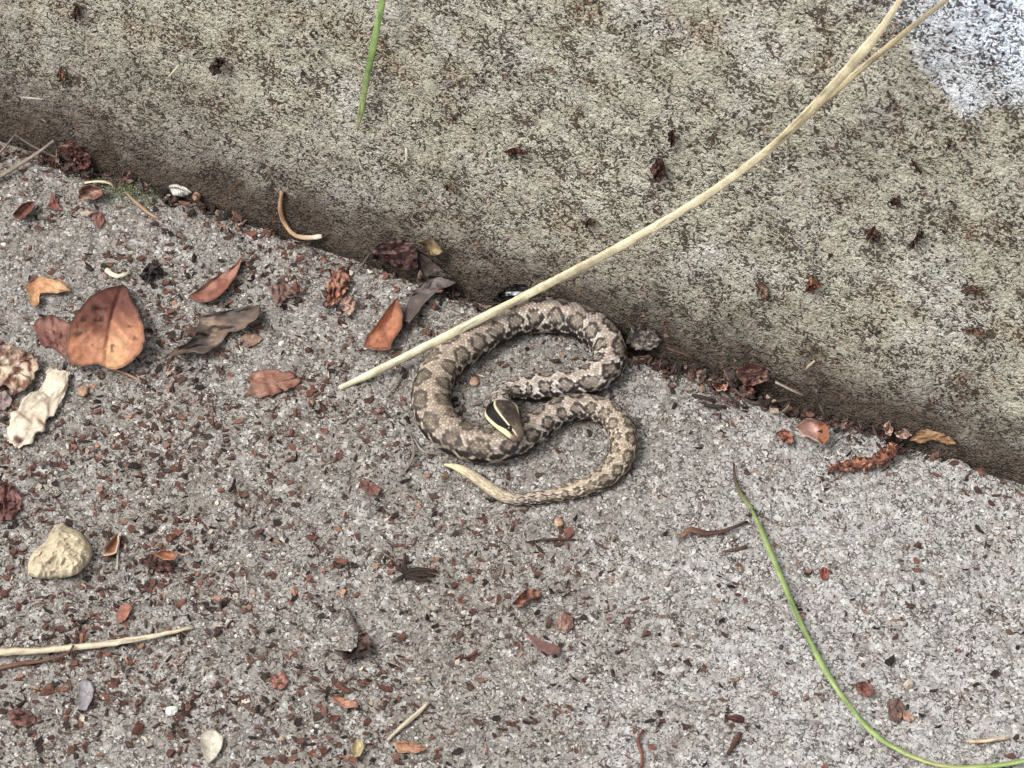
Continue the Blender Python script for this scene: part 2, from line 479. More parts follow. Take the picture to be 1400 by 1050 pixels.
    ph = np.interp(s0 + (rnd - 0.5) * 0.0005, s, phase_line) + np.where(d0 > 0, 0.18, 0.0)
    kk = np.round(ph); fr = ph - kk
    wob = (rnd2 - 0.5) * 0.26 + (hash2(kk.astype(np.int64) + 99, np.sign(d0).astype(np.int64) + 3, 8) - 0.5) * 0.15
    rho = np.sqrt((fr / 0.40) ** 2 + ((a0 - 40) / 31.0) ** 2) + wob
    fL = S_ / L
    irr = fbm(s0 / 0.0013, d0 / 17.0 + 40, 55, 3) - 0.5
    rho = rho + irr * 0.55
    pale = np.array([168, 157, 145.]); inner = np.array([122, 110, 98.]); dark = np.array([38, 32, 30.]); black = np.array([30, 25, 22.]); dorsal = np.array([146, 129, 115.])
    warm = np.exp(-((fL - 0.50) / 0.11) ** 2)[..., None]           # the left loop: browner, fainter blotches
    front = sstep(0.74, 0.86, fL)[..., None]                        # towards the head: crisp black on near white
    col = np.broadcast_to(pale, (*S_.shape, 3)).copy()
    col = col + front * (np.array([182, 172, 162.]) - pale) + warm * (np.array([154, 140, 124.]) - pale)
    def lay(m, cc):
        nonlocal col
        m = m[..., None]; col = col * (1 - m) + cc * m
    lay((1 - sstep(4, 13, a0)) * 0.55, dorsal)
    ring = sstep(0.56, 0.72, rho) * (1 - sstep(0.94, 1.06, rho))
    core = 1 - sstep(0.56, 0.72, rho)
    lay(core * 0.85, inner * (1 - warm) + np.array([112, 101, 86.]) * warm)
    strength = (0.95 - 0.28 * warm[..., 0])
    lay(ring * strength * np.where(a0 < 40, 0.85, 1.0), dark * (1 - front) + black * front)
    fr2 = ph + 0.5 - np.round(ph + 0.5)
    sp1 = 1 - sstep(0.75, 1.05, np.sqrt((fr2 / 0.26) ** 2 + ((a0 - 74) / 15.0) ** 2) + wob)
    sp2 = 1 - sstep(0.75, 1.05, np.sqrt((fr / 0.34) ** 2 + ((a0 - 96) / 18.0) ** 2) + wob)
    bar = np.exp(-(((fr + irr * 0.5) / 0.13) ** 2)) * sstep(44, 62, a0) * (1 - sstep(88, 100, a0)); lay(bar * 0.75, dark)
    lay(sp1 * 0.92, dark); lay(sp2 * 0.97, black)
    edge = sstep(94, 102, a0) * (1 - sstep(140, 150, a0))
    lay(edge * np.where(hash2(np.round(ph * 2.5).astype(np.int64) + 50, (a0 > 120).astype(np.int64), 31) > 0.36, 0.92, 0.15), black)
    lay(sstep(128, 140, aD) * 0.8, np.array([52, 46, 42.]))
    # tail tip: plain pale straw yellow
    tl = 1 - sstep(0.014, 0.024, S_)
    lay(tl * 0.96, np.array([172, 158, 134.]))
    lay(sstep(0.0, 0.006, 0.009 - S_) * 0.7, np.array([206, 194, 154.]))
    mid = sstep(0.02, 0.03, S_) * (1 - sstep(0.05, 0.075, S_))
    lay(mid * 0.2, np.array([182, 160, 122.]))
    col = col * (0.84 + 0.32 * rnd[..., None])
    col = col * (1 + (0.22 * (keel - 0.45) * plate)[..., None])
    col = np.clip(col * (0.76 + 0.24 * np.maximum(plate, 1 - small * dors))[..., None], 6, 235)
    # head colours
    hi = np.where(hd > 0.7)[0][0]
    t = np.clip((s - s[hi]) / (L - s[hi]), 0, 1)[:, None]             # 0 jaw, 1 snout
    hcol = np.broadcast_to(np.array([56, 49, 45.]), (*S_.shape, 3)).copy()
    hn = fbm(S_ / 0.0006, D / 7.0, 61, 3)
    hb = sstep(0.48, 0.66, fbm(S_ / 0.0018, D / 26.0, 66, 3))[..., None]
    hcol = (hcol * (1 - 0.55 * hb) + np.array([104, 92, 82.]) * 0.55 * hb) * (0.62 + 0.76 * hn)[..., None]
    def hlay(m, cc):
        nonlocal hcol
        m = m[..., None]; hcol = hcol * (1 - m) + cc * m
    hlay(sstep(0.40, 0.85, t) * np.ones_like(aD) * (0.5 + 0.3 * hn), np.array([120, 105, 88.]))
    topc = 38 + 8 * (t - 0.3); lnoise = 0.78 + 0.44 * fbm(S_ / 0.0009, D / 40.0, 68, 2)
    wid = np.interp(t, [0, 0.2, 0.6, 0.75, 1], [0.9, 1, 1, 0.8, 0.3])
    line1 = np.exp(-((aD - topc) / 4.8) ** 4) * sstep(0.0, 0.06, t) * (1 - sstep(0.86, 0.95, t))
    lowb = np.interp(t, [0, 0.5, 0.72], [92, 84, 66])
    bandm = np.where(D > 0, 1.0, 0.75) * sstep(topc + 3.5, topc + 7, aD) * (1 - sstep(lowb - 3, lowb + 2, aD)) * (1 - sstep(0.66, 0.76, t))
    line2 = sstep(lowb - 2, lowb + 2, aD) * (1 - sstep(106, 112, aD)) * sstep(0.0, 0.05, t) * (1 - sstep(0.78, 0.9, t))
    hlay(bandm, np.array([16, 13, 12.])); hlay(line1 * np.where(D > 0, 0.95, 0.95 * (1 - sstep(0.35, 0.6, t))) * np.clip(lnoise, 0, 1), np.array([220, 208, 168.])); hlay(line2 * 0.97, np.array([224, 208, 164.]))
    hlay(sstep(104, 108, aD) * (1 - sstep(112, 116, aD)) * np.ones_like(t), np.array([26, 21, 19.])); hlay(sstep(112, 118, aD) * np.ones_like(t), np.array([92, 80, 70.]))
    hlay(np.exp(-((t - 0.80) / 0.05) ** 2) * np.exp(-((aD - 62) / 10) ** 2), np.array([24, 20, 18.]))   # heat pit
    hmix = sstep(0.66, 0.86, hd)[:, None, None]
    col = col * (1 - hmix) + hcol * hmix
    nr = len(s)
    V = verts.reshape(-1, 3); C = col.reshape(-1, 3)
    F = grid_faces(nr, NV, wrap_v=True)
    flat = np.concatenate([F.ravel(), np.arange(NV), (nr - 1) * NV + np.arange(NV)[::-1]])
    cnt = np.r_[np.full(len(F), 4), NV, NV]
    k = NT('snake_skin')
    a = k.node('ShaderNodeAttribute', attribute_name='Col')
    p = k.obj(); n1 = k.noise(p, 3.0, 3, 0.6)
    cc = k.mix(1.0, a.outputs['Color'], k.ramp(n1, (0.3, 0.86), (0.7, 1.12)), 'MULTIPLY')
    mat = k.out(cc, 0.62, k.bump(n1, 0.3, 0.0003), 0.22)
    V, o0 = centre(V)
    ob = link('snake', mesh_np('snake', V, flat, cnt, lin(C)), mat, loc=o0)
    tag(ob, 'small coiled viper with dark ring blotches, black eye stripe and pale yellow tail tip', 'snake')
    # eyes
    kE = NT('snake_eye'); me = kE.out(lin((30, 24, 18)), 0.15, None, 0.6)
    i = int(np.argmin(np.abs(t[:, 0] - 0.70)))
    for sg in (-1, 1):
        j = int(np.argmin(np.abs(deg - sg * 54)))
        pos = verts[i, j] - (side[i] * sg) * 0.00022
        vs, fs = uv_ball(0.00075, 16, 10)
        vs = vs + pos - o0
        link('eye', mesh_np('eye', vs, fs[0], fs[1]), me, parent=ob)
    return ob

def uv_ball(r, n=12, m=8, scale=(1, 1, 1)):
    a = np.linspace(0, math.pi, m + 1); b = np.linspace(0, 2 * math.pi, n, endpoint=False)
    A, B = np.meshgrid(a, b, indexing='ij')
    v = np.stack([np.sin(A) * np.cos(B) * scale[0], np.sin(A) * np.sin(B) * scale[1], np.cos(A) * scale[2]], -1).reshape(-1, 3) * r
    f = grid_faces(m + 1, n, wrap_v=True)
    return v, (f.ravel(), np.full(len(f), 4))

snake = build_snake()

# ------------------------------------------------------------------ leaves, stalks, chips
def closed_resample(p, n):
    p = np.asarray(p, float)
    q = np.vstack([p, p[:1]])
    d = np.r_[0, np.cumsum(np.linalg.norm(np.diff(q, axis=0), axis=1))]
    t = np.linspace(0, d[-1], n, endpoint=False)
    return np.stack([np.interp(t, d, q[:, k]) for k in range(2)], 1)

def leaf_mesh(name, outline, zf, cf, at=None, segs=56, rings=11, jag=1.2, centre_px=None, th=0.16, seed=0):
    """a thin sheet with the outline given in photo pixels, lying on the floor (or wall, through at);
    zf(x, y, rho) = height in mm above it, cf(x, y, rho) = colour; x, y run 0..1 over the outline's box"""
    o = np.asarray(outline, float)
    o = closed_resample(o, segs)
    ang = np.arange(segs)
    o = o + jag * (np.stack([vnoise(ang * 0.9, ang * 0 + seed, 3 + seed), vnoise(ang * 0.9, ang * 0 + seed, 30 + seed)], 1) - 0.5) * 2
    c = np.array(centre_px) if centre_px is not None else o.mean(0)
    lo, hi = o.min(0), o.max(0)
    rho = np.r_[np.linspace(0.06, 1, rings)]
    G = c + (o - c)[None] * rho[:, None, None]
    x = (G[..., 0] - lo[0]) / (hi[0] - lo[0]); y = (G[..., 1] - lo[1]) / (hi[1] - lo[1])
    R = np.broadcast_to(rho[:, None], x.shape)
    z = zf(x, y, R)
    colr = cf(x, y, R)
    at = at or PW
    pts = np.array([[at(*G[i, j], z[i, j] * MM) for j in range(segs)] for i in range(rings)])
    if at is PW: pts[..., 2] += np.maximum(gz(pts[..., 0], pts[..., 1]), -0.0004) * np.clip(1.6 - z / 2.0, 0.2, 1.0) + 0.00012
    top = pts.reshape(-1, 3)
    nrm = WN if at is W else np.array([0, 0, 1.0])
    bot = top - nrm * th * MM
    F = grid_faces(rings, segs, wrap_v=True)
    n = len(top)
    rim = np.array([[(rings - 1) * segs + j, n + (rings - 1) * segs + j, n + (rings - 1) * segs + (j + 1) % segs, (rings - 1) * segs + (j + 1) % segs] for j in range(segs)])
    flat = np.concatenate([F.ravel(), (F[:, ::-1] + n).ravel(), rim.ravel(), np.arange(segs), n + np.arange(segs)[::-1]])
    cnt = np.r_[np.full(2 * len(F) + segs, 4), segs, segs]
    C = np.clip(colr.reshape(-1, 3), 5, 245)
    return np.vstack([top, bot]), flat, cnt, np.vstack([C, C * 0.8])

def crumple(amp, fx, fy, seed, lift=0.4, rim=0.0, tx=0.0, ty=0.0):
    def zf(x, y, r):
        a = np.abs(fbm(x * fx, y * fy, seed, 3) - 0.5) * 2
        return lift + amp * a + rim * r ** 3 + tx * x + ty * y
    return zf

def blotch(c1, c2, f=3.0, seed=0, rimdark=0.0, spots=None):
    c1 = np.array(c1, float); c2 = np.array(c2, float)
    def cf(x, y, r):
        m = sstep(0.35, 0.65, fbm(x * f, y * f, seed, 3))[..., None]
        c = c1 * (1 - m) + c2 * m
        c = c * (0.86 + 0.28 * fbm(x * f * 4, y * f * 4, seed + 5, 2))[..., None]
        if rimdark: c = c * (1 - rimdark * sstep(0.8, 1.0, r))[..., None]
        if spots:
            s = sstep(0.60, 0.68, fbm(x * f * 2.4, y * f * 2.4, seed + 9, 2))[..., None]
            c = c * (1 - s) + np.array(spots, float) * s
        return c
    return cf

def leaf(name, label, outline, zf, cf, cat='leaf', at=None, mat=None, group=None, **kw):
    v, f, n, c = leaf_mesh(name, outline, zf, cf, at=at, **kw)
    v, o = centre(v)
    return tag(link(name, mesh_np(name, v, f, n, lin(c)), mat or M_LEAF, loc=o), label, cat, group)

def tube_mesh(p, r, cols, flat=1.0, n=12, ref=(0.0, 0.0, 1.0)):
    """p (k,3) metres, r (k) metres, cols (k,3)"""
    T = np.gradient(p, axis=0); T /= np.linalg.norm(T, axis=1)[:, None] + 1e-12
    side = np.cross(T, ref); side /= np.linalg.norm(side, axis=1)[:, None] + 1e-12
    up = np.cross(side, T)
    a = 2 * np.pi * np.arange(n) / n
    v = p[:, None] + side[:, None] * (np.cos(a)[None] * r[:, None])[..., None] + up[:, None] * (np.sin(a)[None] * r[:, None] * flat)[..., None]
    rib = 0.86 + 0.26 * hash2(np.arange(n), np.arange(n) * 3 + len(p), 17)
    bl = sstep(0.62, 0.78, fbm(np.arange(len(p))[:, None] * 0.22, np.arange(n)[None] * 0.5, len(p), 3))
    C = cols[:, None] * rib[None, :, None] * (1 - 0.30 * bl)[..., None]
    f = grid_faces(len(p), n, wrap_v=True)
    k = len(p)
    fl = np.concatenate([f.ravel(), np.arange(n), (k - 1) * n + np.arange(n)[::-1]])
    return v.reshape(-1, 3), fl, np.r_[np.full(len(f), 4), n, n], np.clip(C.reshape(-1, 3), 4, 245)

def stalk_pts(pts, widths, cols, step=0.0012, seed=1, wob=0.12):
    pts = np.asarray(pts, float)
    k = np.linspace(0, 1, len(pts))
    fine = catmull(np.hstack([pts, k[:, None]]), 16)
    fine, s = resample(fine, step)
    kk = fine[:, 3]
    wk = np.linspace(0, 1, len(widths)); ck = np.linspace(0, 1, len(cols))
    r = np.interp(kk, wk, widths) * PXM / 2
    cols = np.asarray(cols, float)
    C = np.stack([np.interp(kk, ck, cols[:, i]) for i in range(3)], 1)
    r = r * (1 + wob * (vnoise(s * 900, s * 0 + seed, seed) - 0.5) * 2)
    C = C * (0.9 + 0.2 * vnoise(s * 500, s * 0 + seed, seed + 4))[:, None]
    return fine[:, :3], r, C

def stalk(name, label, pix, widths, cols, cat='twig', flat=0.8, mat=None, parent=None, group=None, seed=1, o=None, **kw):
    """pix: (px, py, z mm) on the floor, or (px, py, d mm, 'w') in front of the wall"""
    pts = [W(q[0], q[1], q[2] * MM) if len(q) == 4 else PW(q[0], q[1], q[2] * MM) for q in pix]
    p, r, C = stalk_pts(pts, widths, cols, seed=seed, **kw)
    if len(pix[-1]) == 3: p[:, 2] += np.maximum(gz(p[:, 0], p[:, 1]), 0) * np.clip(1.5 - p[:, 2] / 0.003, 0, 1)
    v, f, n, c = tube_mesh(p, r, C, flat, ref=WN if len(pix[-1]) == 4 else (0.0, 0.0, 1.0))
    if parent is not None:
        v = v - o
        return link(name, mesh_np(name, v, f, n, lin(c)), mat or M_STRAW, parent)
    v, o = centre(v)
    return tag(link(name, mesh_np(name, v, f, n, lin(c)), mat or M_STRAW, loc=o), label, cat, group)

def empty(name, loc, label, cat, group=None):
    e = bpy.data.objects.new(name, None); COL.objects.link(e); e.location = loc
    e.empty_display_size = 0.01
    return tag(e, label, cat, group)

# --- big oval leaf, red brown at the tip and tan at the base
zz = lambda L: [(x / 3.5, 350 + y / 3.5) for x, y in L]           # one enlarged crop of the photo
big = zz([(585, 132), (612, 150), (622, 200), (660, 255), (686, 330), (694, 400), (680, 455), (645, 495), (600, 530), (550, 548), (500, 538), (470, 516), (400, 528), (345, 522), (314, 480),
          (322, 400), (336, 325), (372, 265), (430, 195), (500, 158)])
bo = P(140, 480, 0)
bigleaf = empty('fallen_leaf', bo, 'large oval fallen leaf, red brown at the tip fading to tan at the base', 'leaf')
mid = lambda y: 0.50 + 0.22 * (1 - y) ** 2.0 * 1.0
def big_z(x, y, r):
    d = x - mid(y)
    return 1.6 + 5.0 * np.abs(d) ** 1.15 + 1.5 * np.sin(y * 3.0) + 0.9 * (fbm(x * 4, y * 4, 71) - 0.5) * 2 + 0.10 * np.sin((y - np.abs(d) * 0.9) * 38) * sstep(0.03, 0.12, np.abs(d)) + 1.2 * r ** 4 * (x > mid(y)) - 0.45 * np.exp(-(d / 0.025) ** 2)
def big_c(x, y, r):
    top = np.array([100, 52, 40.]); lo = np.array([168, 104, 64.]); g = np.array([194, 142, 88.])
    d = x - mid(y)
    m = sstep(0.30, 0.72, y + 0.25 * (fbm(x * 3, y * 3, 75) - 0.5) + 0.10 * (d > 0))[..., None]
    c = top * (1 - m) + lo * m
    c = c + (m * np.exp(-((d - 0.12) / 0.16) ** 2)[..., None] * sstep(0.45, 0.75, y)[..., None]) * (g - lo)
    vein = np.exp(-((np.mod((y - np.abs(d) * 0.9) * 6.0, 1) - 0.5) / 0.06) ** 2) * 0.10
    c = c * (1 + vein)[..., None]
    c = c * (1 - 0.22 * np.exp(-(d / 0.010) ** 2))[..., None]
    sp = sstep(0.66, 0.82, fbm(x * 14, y * 14, 79, 3))[..., None]
    c = c * (1 - 0.4 * sp) * (0.88 + 0.24 * fbm(x * 7, y * 7, 76))[..., None]
    return c * (1 - 0.35 * sstep(0.90, 1.0, r))[..., None]
v, f, n, c = leaf_mesh('leaf_blade', big, big_z, big_c, segs=110, rings=34, jag=0.5)
link('leaf_blade', mesh_np('leaf_blade', v - bo, f, n, lin(c)), M_LEAF, bigleaf)
stalk('petiole', None, [(143, 500, 1.4), (150, 505, 1.3), (165, 509, 0.9), (194, 523, 0.6)], [5, 4, 3.4, 2.6], [(176, 128, 84), (150, 110, 80)], parent=bigleaf, o=bo)

under = zz([(158, 335), (185, 305), (240, 288), (300, 305), (345, 330), (350, 430), (345, 525), (300, 480), (250, 448), (200, 438), (180, 385)])
leaf('fallen_leaf', 'dull red crumpled leaf tucked under the large oval leaf', under, crumple(1.2, 5, 5, 81, 0.3), blotch((112, 62, 50), (140, 92, 76), 4, 82, 0.2), segs=60, rings=14)

pale = [(-14, 476), (8, 473), (24, 475), (40, 484), (50, 490), (52, 505), (47, 518), (33, 534), (20, 540), (6, 528), (-14, 530)]
leaf('fallen_leaf', 'crumpled bleached leaf with brown spots and a ragged edge above the rolled cream leaf', pale, crumple(4.5, 4, 4, 85, 0.6, 1.2), blotch((206, 186, 160), (170, 140, 118), 4, 86, 0.15, (110, 70, 52)), segs=70, rings=16, jag=2.5)
leaf('leaf_scrap', 'dull purple leaf scrap below the crumpled bleached leaf', [(-8, 540), (8, 536), (17, 545), (14, 556), (4, 563), (-8, 560)], crumple(2.0, 3, 3, 88, 0.4), blotch((128, 106, 104), (150, 128, 122), 3, 89), segs=40, rings=8)

# --- rolled cream leaf (a half-open tube)
def rolled():
    axis = np.array([(82, 506), (78, 520), (68, 540), (54, 556), (38, 575), (25, 594), (17, 607)], float)
    wd = np.array([13, 19, 16, 20, 23, 19, 9.0]); hz = np.array([3.0, 4.2, 3.8, 4.4, 4.6, 3.8, 2.2])
    k = np.linspace(0, 1, len(axis)); t = np.linspace(0, 1, 90)
    ax = catmull(axis, 20); kk = np.linspace(0, 1, len(ax))
    A = np.stack([np.interp(t, kk, ax[:, i]) for i in range(2)], 1)
    wdt = np.interp(t, k, wd); hzt = np.interp(t, k, hz)
    T = np.gradient(A, axis=0); T /= np.linalg.norm(T, axis=1)[:, None]
    N = np.stack([-T[:, 1], T[:, 0]], 1)
    nu = 56
    a = np.linspace(-0.62 * np.pi, 0.74 * np.pi, nu)            # open below
    TT, AA = np.meshgrid(t, a, indexing='ij')
    rg = 1 - np.abs(fbm(TT * 3.4 + AA * 0.4, AA * 0.9 - TT * 1.5, 91, 3) - 0.5) * 4
    wr = 0.90 + 0.15 * np.clip(rg, -0.5, 1) + 0.06 * (fbm(TT * 14, AA * 3, 92) - 0.5)
    edge = 1 + 0.30 * (fbm(TT * 11, (AA > 0) * 5.0, 95, 4) - 0.5) * 2 * np.abs(np.sin(AA)) ** 3
    pts = np.zeros((len(t), nu, 3))
    for i in range(len(t)):
        for j in range(nu):
            off = math.sin(a[j]) * wdt[i] * wr[i, j] * edge[i, j]
            sh = (fbm(a[j] * 2.2, 0.0, 98, 3) - 0.5) * (9 if i == 0 else 9 * (1 - t[i]) ** 6 - 7 * t[i] ** 8)
            h = (0.25 + 0.68 * hzt[i] * (0.5 + 0.5 * math.cos(a[j])) * wr[i, j])
            q = A[i] + N[i] * off - T[i] * sh
            pts[i, j] = P(q[0], q[1], h * MM)
    base = np.array([218, 200, 174.]); br = np.array([120, 82, 52.])
    C = np.broadcast_to(base, (len(t), nu, 3)).copy() * (0.82 + 0.3 * fbm(TT * 9, AA * 2, 97))[..., None]
    for (tc, ac, rt, ra, cc, s) in ((0.60, -0.9, 0.018, 0.5, br, 0.85), (0.36, 0.25, 0.012, 0.45, br, 0.6), (0.66, 0.35, 0.012, 0.9, br, 0.55), (0.90, -0.25, 0.055, 0.55, np.array([74, 40, 30.]), 0.95), (0.97, 0.2, 0.02, 1.2, br, 0.4)):
        m = np.exp(-(((TT - tc) / rt) ** 2 + ((AA - ac) / ra) ** 2) ** 2)[..., None] * s
        C = C * (1 - m) + cc * m
    C = C * (1 - 0.22 * sstep(0.75, 0.97, rg) * (fbm(TT * 5, AA, 99) > 0.5))[..., None]
    V = pts.reshape(-1, 3); F = grid_faces(len(t), nu)
    V2 = V - np.array([0, 0, 0.00018])
    flat = np.concatenate([F.ravel(), (F[:, ::-1] + len(V)).ravel()])
    VV, o = centre(np.vstack([V, V2]))
    m = mesh_np('rolled_leaf', VV, flat, np.full(2 * len(F), 4), lin(np.vstack([C.reshape(-1, 3), C.reshape(-1, 3) * 0.7])))
    tag(link('fallen_leaf', m, M_LEAF, loc=o), 'pale cream leaf rolled lengthwise, with a dark brown hole at its lower end', 'leaf')
rolled()

z2 = lambda L: [(x / 3.5, 150 + y / 3.5) for x, y in L]
z5 = lambda L: [(350 + x / 3.5, 250 + y / 3.5) for x, y in L]
z6 = lambda L: [(850 + x * 0.3929, 380 + y * 0.3929) for x, y in L]
leaf('fallen_leaf', 'small tan leaf with torn prongs, beyond the large oval leaf', z2([(122, 852), (150, 822), (190, 800), (245, 806), (300, 822), (345, 872), (300, 868), (278, 880), (240, 876), (195, 878), (188, 905), (185, 940), (150, 942), (140, 900)]),
     crumple(1.2, 3, 3, 101, 0.9, 0.8), blotch((176, 118, 66), (196, 146, 96), 3, 102, 0.2), segs=60, rings=10, centre_px=(50, 391), jag=0.8)
leaf('fallen_leaf', 'slender pointed brown leaf folded along its midrib like a boat', z2([(903, 888), (940, 870), (985, 832), (1040, 790), (1090, 765), (1135, 735), (1168, 688), (1150, 740), (1132, 790), (1085, 860), (1045, 898), (1000, 920), (945, 922)]),
     lambda x, y, r: 0.4 + 4.2 * np.abs(x + y * 0.95 - 0.98) + 0.8 * r ** 3, blotch((124, 66, 48), (158, 106, 84), 3, 104, 0.15), segs=60, rings=12, jag=0.4)
leaf('fallen_leaf', 'long grey brown leaf curled and twisted over itself', zz([(958, 292), (1010, 275), (1110, 262), (1190, 240), (1245, 232), (1250, 268), (1225, 305), (1165, 350), (1125, 366), (1095, 368), (1060, 415), (1015, 448), (975, 474), (930, 462), (880, 468), (780, 492), (850, 440), (900, 418), (935, 375)]),
     crumple(5.0, 3.2, 4.2, 107, 0.4, 1.2), blotch((128, 106, 88), (88, 76, 70), 3, 108, 0.2), segs=80, rings=16, jag=0.8)
leaf('leaf_scrap', 'flat tan scrap against the right end of the curled grey leaf', zz([(1150, 395), (1185, 370), (1235, 372), (1260, 395), (1225, 425), (1190, 442), (1165, 425)]), crumple(0.8, 3, 3, 110, 0.3), blotch((150, 118, 94), (132, 100, 80), 3, 111), segs=36, rings=7)
leaf('fallen_leaf', 'flat chestnut leaf scrap with a ragged left edge, left of the straw tip', [(346, 508), (362, 505), (380, 507), (398, 510), (412, 522), (402, 532), (385, 537), (368, 543), (350, 546), (337, 540), (343, 528), (339, 518)],
     crumple(1.1, 4, 3, 113, 0.35, 0.3), blotch((128, 78, 58), (148, 104, 82), 4, 114, 0.25), segs=60, rings=10, jag=1.6)
leaf('fallen_leaf', 'orange brown cupped leaf just above the straw', z5([(682, 546), (692, 590), (703, 640), (700, 690), (668, 740), (650, 765), (645, 800), (600, 806), (560, 800), (512, 785), (528, 740), (570, 690), (605, 640), (640, 585)]),
     lambda x, y, r: 0.4 + 3.4 * r ** 2.2 * (0.4 + 0.6 * x) + 1.0 * (fbm(x * 4, y * 4, 117) - 0.5), blotch((172, 104, 62), (134, 74, 50), 3, 118, 0.35), segs=60, rings=12, jag=0.7)
dl = empty('fallen_leaf', P(535, 352), 'dark purple brown crumpled leaf lying against the foot of the wall', 'leaf')
v, f, n, c = leaf_mesh('leaf_blade', z5([(545, 340), (580, 296), (640, 280), (705, 272), (752, 285), (772, 340), (775, 410), (730, 420), (690, 412), (640, 390), (570, 365)]), crumple(6.0, 4, 4, 121, 0.6, 1.0), blotch((70, 44, 42), (112, 78, 72), 5, 122, 0.1), segs=70, rings=14, jag=1.0)
dlo = np.array(P(535, 352)); link('leaf_blade', mesh_np('leaf_blade', v - dlo, f, n, lin(c)), M_LEAF, dl)
stalk('petiole', None, [(507, 345, 2), (498, 358, 1.2), (487, 374, 0.6)], [4, 3, 2.4], [(70, 50, 44), (110, 92, 82)], parent=dl, o=dlo)
leaf('fallen_leaf', 'grey folded leaf between the orange leaf and the wall', z5([(706, 655), (712, 600), (755, 520), (805, 465), (870, 448), (930, 460), (962, 480), (905, 488), (858, 525), (800, 585), (760, 640), (735, 672)]),
     lambda x, y, r: 0.5 + 3.6 * sstep(0.25, 0.6, x + y - 0.55) * (1 - x * 0.4) + 0.8 * fbm(x * 5, y * 5, 125), blotch((120, 108, 104), (96, 82, 78), 3, 126, 0.1), segs=64, rings=12, jag=0.8)
leaf('leaf_scrap', 'dark curled leaf edge lying behind the grey folded leaf', z5([(770, 350), (790, 330), (850, 380), (905, 420), (945, 455), (880, 445), (805, 440)]), crumple(2.5, 4, 3, 128, 0.5), blotch((66, 52, 48), (92, 78, 70), 3, 129), segs=40, rings=8)
leaf('husk', 'pale yellow open husk stuck low on the wall by the purple leaf', z5([(765, 280), (800, 276), (840, 265), (865, 290), (895, 330), (862, 352), (810, 340), (795, 300)]), lambda x, y, r: 0.6 + 2.4 * r ** 2, blotch((186, 164, 120), (150, 122, 86), 3, 131, 0.3), at=W, segs=44, rings=9, cat='husk')
leaf('leaf_scrap', 'crumpled red brown scrap left of the orange cupped leaf', z5([(350, 410), (385, 425), (430, 415), (448, 450), (440, 500), (425, 530), (395, 580), (355, 590), (318, 595), (345, 540), (335, 490), (358, 460)]), crumple(4.5, 5, 5, 134, 0.4), blotch((118, 62, 42), (170, 120, 92), 5, 135), segs=60, rings=12, jag=2.0)
leaf('leaf_scrap', 'pale pinkish curl beside the crumpled red brown scrap', z5([(405, 560), (440, 540), (475, 560), (470, 610), (445, 635), (415, 610)]), crumple(2.5, 3, 3, 137, 0.5, 1.0), blotch((176, 142, 124), (148, 110, 92), 3, 138), segs=36, rings=8)
leaf('leaf_scrap', 'faded brown scrap left of the crumpled red brown scrap', z5([(70, 510), (110, 475), (170, 500), (195, 545), (150, 560), (100, 600), (80, 560)]), crumple(2.4, 4, 4, 141, 0.4), blotch((128, 98, 86), (98, 70, 60), 4, 142), segs=44, rings=9, jag=1.2)

# --- litter by the joint on the right
leaf('fallen_leaf', 'pinkish cupped leaf with an orange edge, left of the brown catkin', z6([(600, 520), (640, 490), (685, 495), (718, 515), (722, 560), (705, 580), (665, 562), (630, 545)]), lambda x, y, r: 1.3 + 3.0 * r ** 2.4, lambda x, y, r: np.where((x > 0.66)[..., None], np.array([150, 88, 52.]), np.array([190, 150, 134.])) * (0.8 + 0.4 * fbm(x * 5, y * 5, 3))[..., None], segs=48, rings=10)
leaf('leaf_scrap', 'small orange curl left of the pinkish cupped leaf', z6([(535, 540), (560, 525), (590, 540), (600, 570), (565, 575)]), crumple(2.6, 3, 3, 145, 0.4, 1), blotch((176, 122, 92), (130, 70, 46), 3, 146), segs=32, rings=8)
leaf('leaf_scrap', 'tan leaf strip with a wavy edge along the joint at the right', z6([(1000, 560), (1035, 530), (1070, 525), (1110, 535), (1150, 555), (1165, 580), (1130, 575), (1080, 560), (1040, 575)]), crumple(2.2, 4, 3, 148, 0.5), blotch((176, 134, 84), (144, 102, 62), 3, 149, 0.2), segs=50, rings=9)
leaf('leaf_scrap', 'small pale curl upright at the joint, left of the tan strip', z6([(912, 510), (930, 498), (945, 525), (935, 550), (915, 540)]), crumple(3.0, 3, 3, 151, 0.6, 1.5), blotch((200, 168, 146), (160, 116, 96), 3, 152), segs=32, rings=8)
leaf('leaf_scrap', 'pale pink fold at the joint touching the tan strip', z6([(950, 535), (985, 525), (1010, 545), (985, 560), (960, 556)]), crumple(2.5, 3, 3, 153, 0.6, 1.2), blotch((204, 176, 158), (150, 104, 86), 3, 154), segs=32, rings=8)
leaf('leaf_scrap', 'pinkish curl in the dark litter at the joint right of the snake', z6([(315, 365), (345, 350), (372, 365), (365, 390), (330, 395)]), crumple(3, 3, 3, 155, 0.8, 1.4), blotch((206, 160, 140), (150, 92, 72), 3, 156), segs=32, rings=8)
leaf('leaf_scrap', 'brown crumpled leaf upright in the dark litter at the joint', z6([(400, 320), (440, 295), (500, 310), (515, 350), (480, 370), (430, 375), (405, 350)]), crumple(5, 4, 4, 157, 1.0, 1.2), blotch((104, 66, 56), (156, 116, 98), 4, 158), segs=44, rings=10)
leaf('leaf_scrap', 'red brown fold below the crumpled leaf in the joint litter', z6([(410, 375), (440, 365), (465, 395), (445, 415), (415, 400)]), crumple(3, 3, 3, 159, 0.6, 1.0), blotch((150, 96, 72), (106, 58, 44), 3, 160), segs=32, rings=8)

